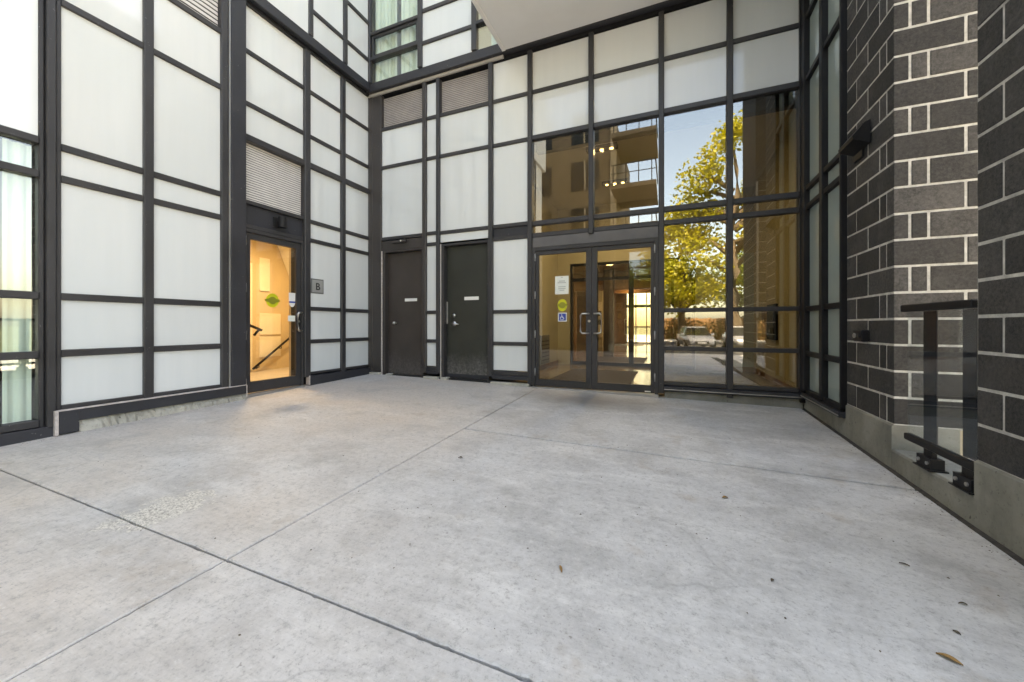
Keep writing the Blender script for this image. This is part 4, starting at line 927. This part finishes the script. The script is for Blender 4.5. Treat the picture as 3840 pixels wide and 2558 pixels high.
# low interior bench / framed opening behind the right glazing
fb = thing('framed_screen', 'low dark framed glass screen behind the right entrance glazing', 'screen', (0.3, 8.6, FZ))
for (a, b) in (((-0.12, 8.58, FZ), (-0.07, 8.63, 1.5)), ((1.02, 8.58, FZ), (1.07, 8.63, 1.5)), ((-0.07, 8.58, FZ), (1.02, 8.63, FZ+0.05)), ((-0.07, 8.58, 1.45), (1.02, 8.63, 1.5))): box('frame', a, b, 'black_metal', fb, 0.003)
box('pane', (-0.07, 8.60, FZ+0.05), (1.02, 8.606, 1.45), 'glass_inner', fb, 0)
# mats
def mat_thing(label, x0, y0, x1, y1):
    o = box('door_mat', (x0, y0, FZ+0.0005), (x1, y1, FZ+0.010), 'mat', None, 0.003); return tag(o, label, 'mat')
mat_thing('dark mat inside the entrance doors', -2.05, 6.45, -0.62, 8.6); mat_thing('dark mat beyond the inner glazed doors', -2.1, 9.9, -0.62, 12.4); mat_thing('dark mat at the far exit of the lobby', -2.6, 19.6, -1.2, 21.2)
ht = thing('wall_heater', 'dark wall heater low on the left vestibule wall', 'heater', (VX0, 8.3, 0.3))
box('case', (VX0+0.001, 7.9, 0.30), (VX0+0.09, 8.55, 0.95), 'sign_rim', ht, 0.006)
for i in range(6): box('vent_slat', (VX0+0.091, 7.95, 0.38+i*0.085), (VX0+0.098, 8.5, 0.40+i*0.085), 'black', ht, 0.001)
tv = thing('wall_screen', 'black entry screen on the right vestibule wall', 'screen', (VX1-0.02, 7.85, 1.2))
box('body', (VX1-0.075, 7.58, 0.92), (VX1-0.014, 8.08, 1.54), 'black_metal', tv, 0.006); box('display', (VX1-0.079, 7.61, 0.96), (VX1-0.0755, 8.05, 1.50), 'screen', tv, 0)
pf = thing('picture_frame', 'brown framed board beside the black entry screen', 'picture', (VX1-0.02, 8.4, 1.2))
box('frame', (VX1-0.04, 8.12, 0.95), (VX1-0.014, 8.68, 1.50), 'wood', pf, 0.004); box('board', (VX1-0.043, 8.16, 0.99), (VX1-0.0405, 8.64, 1.46), 'picture', pf, 0)
sc = thing('dome_camera', 'small dark dome camera on the vestibule ceiling', 'camera', (0.78, 6.55, CZ))
MB().tube([(0.78, 6.55, CZ), (0.78, 6.55, CZ-0.03), (0.78, 6.55, CZ-0.07), (0.78, 6.55, CZ-0.10), (0.78, 6.55, CZ-0.115)], [0.07, 0.07, 0.06, 0.04, 0.01], 18).build('dome', 'black_metal', sc, (0.78, 6.55, CZ), True)
# ceiling lamps of the vestibule: rows of three spots
def triple(label, x, y):
    t_ = thing('spot_lamp', label, 'lamp', (x, y, CZ), 'triple spot lamps on the vestibule ceiling')
    box('housing', (x-0.26, y-0.08, CZ-0.05), (x+0.26, y+0.08, CZ-0.001), 'black_metal', t_, 0.004)
    for dx in (-0.16, 0, 0.16):
        MB().disc((x+dx, y, CZ-0.052), (0, 0, -1), 0.032, 0.012, 16).build('bulb', 'lamp_on', t_, (x+dx, y, CZ-0.06))
    lamp('lamp_light', (x, y, CZ-0.075), 4.4, 0.07, (1, 0.84, 0.60), t_)
triple('triple spot lamp on the vestibule ceiling nearest the glass', -1.05, 6.45); triple('triple spot lamp on the vestibule ceiling further in', -1.05, 8.1); 
# main lobby beyond
mlb = structure('main_lobby', (-2, 15, 0.15)); MZ = 2.95
box('ceiling_slab', (-6.9, VY+0.16, MZ), (VX1+0.1, LY, MZ+0.1), 'wood', mlb, 0)
box('left_wall', (-7.0, VY+0.14, 0), (-6.9, LY, MZ), 'wall_beige', mlb, 0); box('right_wall', (VX1, VY+0.141, 0), (VX1+0.12, LY, MZ), 'wall_beige', mlb, 0)
box('front_wall', (-6.9, VY+0.001, 0), (VX0-0.121, VY+0.14, MZ), 'wall_beige', mlb, 0)
box('wood_feature_wall', (-6.9, 13.2, FZ), (-3.05, 13.35, MZ-0.001), 'wood', mlb, 0); box('column', (-2.95, 15.2, FZ), (-2.45, 15.7, MZ-0.001), 'wall_beige', mlb, 0.01); box('dark_column', (-1.95, 12.3, FZ), (-1.65, 12.6, MZ-0.001), 'door_brown', mlb, 0.01); box('wood_bulkhead', (-6.9, 12.9, 2.35), (-0.56, 13.05, MZ-0.001), 'wood', mlb, 0.005); box('ceiling_beam', (-6.9, 17.5, 2.6), (-0.56, 17.8, MZ-0.001), 'wood', mlb, 0.005); box('corridor_wall', (-0.55, 12.6, FZ), (VX1-0.001, LY-0.001, MZ-0.001), 'wall_beige', mlb, 0)
box('end_wall', (-6.9, LY, 0), (-2.26, LY+0.15, MZ), 'wood', mlb, 0); box('end_wall', (-0.6, LY, 0), (VX1, LY+0.15, MZ), 'wall_beige', mlb, 0)
ex = thing('exit_doors', 'bright glazed exit doors at the far end of the lobby', 'doors', (-1.9, LY, FZ))
for (a, b) in ((-2.26, -2.20), (-1.74, -1.69), (-1.18, -1.13), (-0.66, -0.6)): box('frame_post', (a, LY+0.02, FZ), (b, LY+0.12, MZ-0.002), 'black_metal', ex, 0.004)
for (a, b) in ((-2.20, -1.74), (-1.69, -1.18), (-1.13, -0.66)):
    box('pane', (a, LY+0.06, FZ+0.08), (b, LY+0.068, MZ-0.05), 'glass_inner', ex, 0); box('frame_rail', (a+.001, LY+0.03, 2.16), (b-.001, LY+0.11, 2.32), 'black_metal', ex, 0.003); box('frame_rail', (a+.001, LY+0.03, FZ), (b-.001, LY+0.11, FZ+0.08), 'black_metal', ex, 0.003); box('frame_rail', (a+.001, LY+0.03, 1.05), (b-.001, LY+0.11, 1.12), 'black_metal', ex, 0.003)
cb = thing('call_panel', 'pale cream mail panel on the far lobby column', 'panel', (-2.2, 15.1, 1.2))
box('face', (-2.94, 15.15, 0.7), (-2.46, 15.199, 2.1), 'white', cb, 0.004)
for (a, z0) in ((-2.85, 1.55), (-2.62, 1.55), (-2.85, 1.2), (-2.62, 1.2)): box('slot', (a, 15.142, z0), (a+0.14, 15.149, z0+0.2), 'black', cb, 0.002)
for i, (x, y) in enumerate(((-1.6, 11.2), (-1.6, 14.0), (-1.6, 17.0), (-1.6, 20.0), (-4.6, 11.4))):
    t_ = thing('downlight', ('warm ceiling downlight just past the inner doors', 'second warm ceiling downlight in the lobby', 'third warm ceiling downlight in the lobby', 'last warm ceiling downlight before the exit', 'warm ceiling downlight by the wood wall')[i], 'lamp', (x, y, MZ), 'lobby downlights')
    MB().disc((x, y, MZ-0.002), (0, 0, -1), 0.13, 0.015, 20).build('trim_ring', 'white', t_, (x, y, MZ)); MB().disc((x, y, MZ-0.0172), (0, 0, -1), 0.10, 0.004, 20).build('bulb', 'lamp_on', t_, (x, y, MZ-0.02))
    lamp('lamp_light', (x, y, MZ-0.03), 4.5, 0.12, (1, 0.72, 0.42), t_)

# ------------------------------------------------------------------ building mass above and around
tw = thing('shading_tower', 'unseen upper storeys of the apartment block, made tall to shade the entrance court', 'building', (0, 14, 6))
box('rear_block', (-18, YB+0.31, 8.42), (1.7, 12.5, 30), 'tower', tw, 0); box('shade_block', (-18, YB+0.31, 30), (-1.5, 12.5, 39), 'tower', tw, 0); box('rear_block_face', (-5.3, YU, 8.42), (1.7, YB+0.30, 30), 'tower', tw, 0)  # unseen masses block the sun; raised left part added to shade the neighbour
box('left_block', (-18, -5.4, 8.42), (XU, YB+0.30, 20), 'tower', tw, 0)
box('core_wall', (VX1+0.13, 4.62, 0), (2.62, LY, 8.4), 'tan_wall', tw, 0); box('core_wall', (-18, -5.2, -0.4), (-8.7, 22, 8.41), 'tan_wall', tw, 0); box('core_slab', (-8.65, YB+0.31, 4.28), (1.69, LY+0.3, 5.4), 'tower', tw, 0); box('core_wall', (-8.6, 6.2, -0.4), (-7.05, LY, 4.2), 'tan_wall', tw, 0)
box('core_slab', (-8.65, -5.2, 8.43-0.7), (XL-0.35, YB+0.3, 8.41), 'tower', tw, 0); box('end_wall', (-8.65, -5.2, -0.4), (XL-0.02, -4.12, 8.41), 'tower', tw, 0)

# ------------------------------------------------------------------ what the glass reflects: street side
nb = thing('neighbour_building', 'brown apartment building with corner balconies across the forecourt', 'building', (-8, -11, -0.4))
NX, NY = -2.75, -10.4
box('wall', (-16, -18, -0.5), (NX, NY, 12.6), 'brown_wall', nb, 0)
for k in range(4):
    z = 3.1+2.75*k
    box('balcony_slab', (NX-0.1, NY-2.0, z-0.22), (-0.62, NY+1.7, z), 'brown_wall', nb, 0.01)
    box('balcony_rail', (NX-0.1, NY+1.62, z+1.02), (-0.62, NY+1.68, z+1.07), 'black_metal', nb, 0.004); box('balcony_rail', (NX-0.1, NY+1.63, z+0.55), (-0.62, NY+1.67, z+0.585), 'black_metal', nb, 0.004); box('balcony_rail', (-0.68, NY-2.0, z+1.02), (-0.62, NY+1.615, z+1.07), 'black_metal', nb, 0.004)
    for i in range(4): box('rail_post', (NX+i*0.63, NY+1.63, z), (NX+0.045+i*0.63, NY+1.67, z+1.02), 'black_metal', nb, 0.003)
    for xw in (NX-2.6, NX-5.4, NX-8.2):
        wn = box('window', (xw, NY-0.02, z+0.5), (xw+1.6, NY+0.03, z+2.2), 'car_glass', nb, 0.004); box('frame', (xw+0.76, NY+0.031, z+0.5), (xw+0.84, NY+0.06, z+2.2), 'tan_wall', wn, 0.003)
box('corner_pilaster', (NX-0.35, NY+0.001, -0.4), (NX-0.02, NY+0.16, 12.6), 'tan_wall', nb, 0.01)

def tree(label, x, y, h, r, leafmat, seed, base=-0.4):
    rnd = random.Random(seed); t_ = thing('street_tree', label, 'tree', (x, y, base), 'street trees')
    tb = MB(); pts = [Vector((x, y, base))]; tr = 0.028*h
    for i in range(1, 9): pts.append(Vector((x+rnd.uniform(-.12, .12)*i*0.5, y+rnd.uniform(-.12, .12)*i*0.5, base+h*0.85*i/8)))
    tb.tube(pts, [tr*(1.25-0.14*i) for i in range(9)], 9); tb.build('trunk', 'bark', t_, (x, y, base), True)
    cents = []
    lm = MB()
    for i in range(15):
        f_ = rnd.uniform(0.24, 0.8); p = pts[0].lerp(pts[-1], f_); a = rnd.uniform(0, 6.28); L = r*rnd.uniform(0.55, 1.0)*(1.2-0.4*f_)
        e = p+Vector((math.cos(a)*L, math.sin(a)*L, L*rnd.uniform(0.25, 0.8))); m_ = p.lerp(e, .5)+Vector((0, 0, L*.1))
        lm.tube([p, m_, e], [tr*.42, tr*.25, tr*.08], 6); cents += [(e, r*rnd.uniform(.26, .42)), (m_, r*rnd.uniform(.2, .32))]
    for i in range(8): cents.append((pts[-1]+Vector((rnd.gauss(0, r*.3), rnd.gauss(0, r*.3), rnd.uniform(-.1, .16)*h)), r*rnd.uniform(.22, .36)))
    lm.build('limb', 'bark', t_, (x, y, base), True)
    vv = []; ff = []
    for c_, rad in cents:
        nL = int(250*(rad/(r*.33))**2)
        for i in range(nL):
            d = Vector((rnd.gauss(0, 1), rnd.gauss(0, 1), rnd.gauss(0, .75))); d = d.normalized()*rad*rnd.uniform(.25, 1.05)
            p = c_+d; s_ = rnd.uniform(.09, .22); u_ = Vector((rnd.gauss(0, 1), rnd.gauss(0, 1), rnd.gauss(0, .6))).normalized(); w_ = u_.cross(Vector((rnd.gauss(0, 1), rnd.gauss(0, 1), rnd.gauss(0, 1)))).normalized()
            kk = len(vv); vv += [tuple(p-u_*s_), tuple(p+w_*s_*.6), tuple(p+u_*s_), tuple(p-w_*s_*.6)]; ff.append((kk, kk+1, kk+2, kk+3))
    mesh_ob('crown', vv, ff, leafmat, t_, (x, y, base+h*.6)); return t_
tree('yellow green street tree with a forked crown', 4.4, -20.5, 17.5, 4.0, 'leaf_a', 3); tree('taller green street tree behind the parked cars', 1.0, -23.5, 11.5, 3.6, 'leaf_a', 8)
tree('broad green street tree far right', 10.5, -24, 14, 5, 'leaf_b', 11); tree('dense green tree beyond the road', 14.5, -33, 10, 4.6, 'leaf_b', 5); tree('green tree beyond the road, left', -2.2, -36, 9, 4.4, 'leaf_b', 21); tree('green tree beyond the road, right', 8.5, -35, 10, 4.8, 'leaf_b', 17)

hd = thing('hedge', 'long brownish hedge along the far pavement', 'hedge', (3, -30.6, -0.3)); rnd = random.Random(4); vv = []; ff = []
for i in range(9000):
    x, y, z = rnd.uniform(-12, 22), -31+rnd.uniform(-.6, .6), -0.2+2.3*rnd.random(); z *= (0.85+0.15*math.sin(x*1.3)); p = Vector((x, y, z)); s_ = rnd.uniform(.06, .14)
    u_ = Vector((rnd.gauss(0, 1), rnd.gauss(0, 1), rnd.gauss(0, 1))).normalized(); w_ = u_.orthogonal().normalized(); kk = len(vv); vv += [tuple(p-u_*s_), tuple(p+w_*s_*.6), tuple(p+u_*s_), tuple(p-w_*s_*.6)]; ff.append((kk, kk+1, kk+2, kk+3))
mesh_ob('foliage', vv, ff, 'hedge', hd, (3, -31, 0.5))
fn = thing('board_fence', 'brown board fence behind the far hedge', 'fence', (4, -32, -0.4))
for i in range(90): box('board', (-14+i*0.4, -31.9+0.01*(i % 2), -0.5), (-14+i*0.4+0.385, -31.87+0.01*(i % 2), 1.9+0.03*((i*7) % 3)), 'wood', fn, 0)

def car(label, x, y, rz, paint):
    t_ = thing('parked_car', label, 'car', (x, y, -0.395), 'cars parked along the street')
    # body from cross sections along the length (local X forward)
    prof = [(-2.15, .42, .82, .70), (-2.0, .30, .98, .82), (-1.3, .26, 1.0, .88), (-.2, .25, .98, .90), (.9, .25, .95, .90), (1.6, .27, .86, .86), (2.05, .32, .74, .76), (2.18, .42, .62, .66)]
    v = []; f = []
    for (px, zb, zt, hw) in prof:
        zm = (zb+zt)/2; v += [(px, -hw*.9, zb), (px, -hw, zm), (px, -hw*.96, zt*.94), (px, -hw*.7, zt), (px, hw*.7, zt), (px, hw*.96, zt*.94), (px, hw, zm), (px, hw*.9, zb)]
    for i in range(len(prof)-1):
        for j in range(8): f.append((i*8+j, i*8+(j+1) % 8, (i+1)*8+(j+1) % 8, (i+1)*8+j))
    f += [tuple(range(8))[::-1], tuple((len(prof)-1)*8+j for j in range(8))]
    def place(o):
        o.parent = t_; o.location = (0, 0, 0); return o
    t_.rotation_euler = (0, 0, rz)
    place(mesh_ob('body', v, f, paint, None, (0, 0, 0), True))
    cab = [(-1.95, .96, .72), (-1.35, 1.42, .60), (-.1, 1.48, .60), (.45, 1.40, .60), (1.25, .93, .74)]
    v = []; f = []
    for (px, zt, hw) in cab: v += [(px, -.80, .90), (px, -hw, zt), (px, hw, zt), (px, .80, .90)]
    for i in range(4):
        for j in range(3): f.append((i*4+j, i*4+j+1, (i+1)*4+j+1, (i+1)*4+j))
    place(mesh_ob('window', v, f, 'car_glass', None, (0, 0, 0)))
    rf_ = MB(); rf_.box((-1.35, -.58, 1.425), (.42, .58, 1.50)); place(rf_.build('roof', paint, None, (0, 0, 0)))
    for sx in (-1.3, 1.35):
        for sy in (-.82, .82):
            w = place(MB().disc((sx, sy-.09, .32), (0, 1, 0), .32, .18, 20).build('wheel', 'rubber', None, (0, 0, 0))); r_ = MB().disc((sx, sy-.1 if sy < 0 else sy+.085, .32), (0, 1, 0), .2, .015, 14).build('rim', 'steel', None, (0, 0, 0)); r_.parent = w; r_.location = (0, 0, 0)
    for sy in (-.6, .6): place(MB().box((2.0, sy-.16, .60), (2.16, sy+.16, .72)).build('headlight', 'headlamp', None, (0, 0, 0)))
    place(MB().box((2.14, -.4, .40), (2.2, .4, .56)).build('grille', 'black', None, (0, 0, 0))); place(MB().box((2.19, -.25, .42), (2.205, .25, .53)).build('number_plate', 'white', None, (0, 0, 0)))
    for sy in (-.9, .9): place(MB().box((.75, sy-.09, .93), (.92, sy+.09, 1.06)).build('mirror', paint, None, (0, 0, 0)))
    return t_
car('white hatchback parked facing the building', 1.55, -16.5, R(82), 'car_white'); car('silver car parked beside the white hatchback', 4.35, -16.8, R(86), 'car_grey'); car('white car parked further along the street', 7.6, -17, R(90), 'car_white')
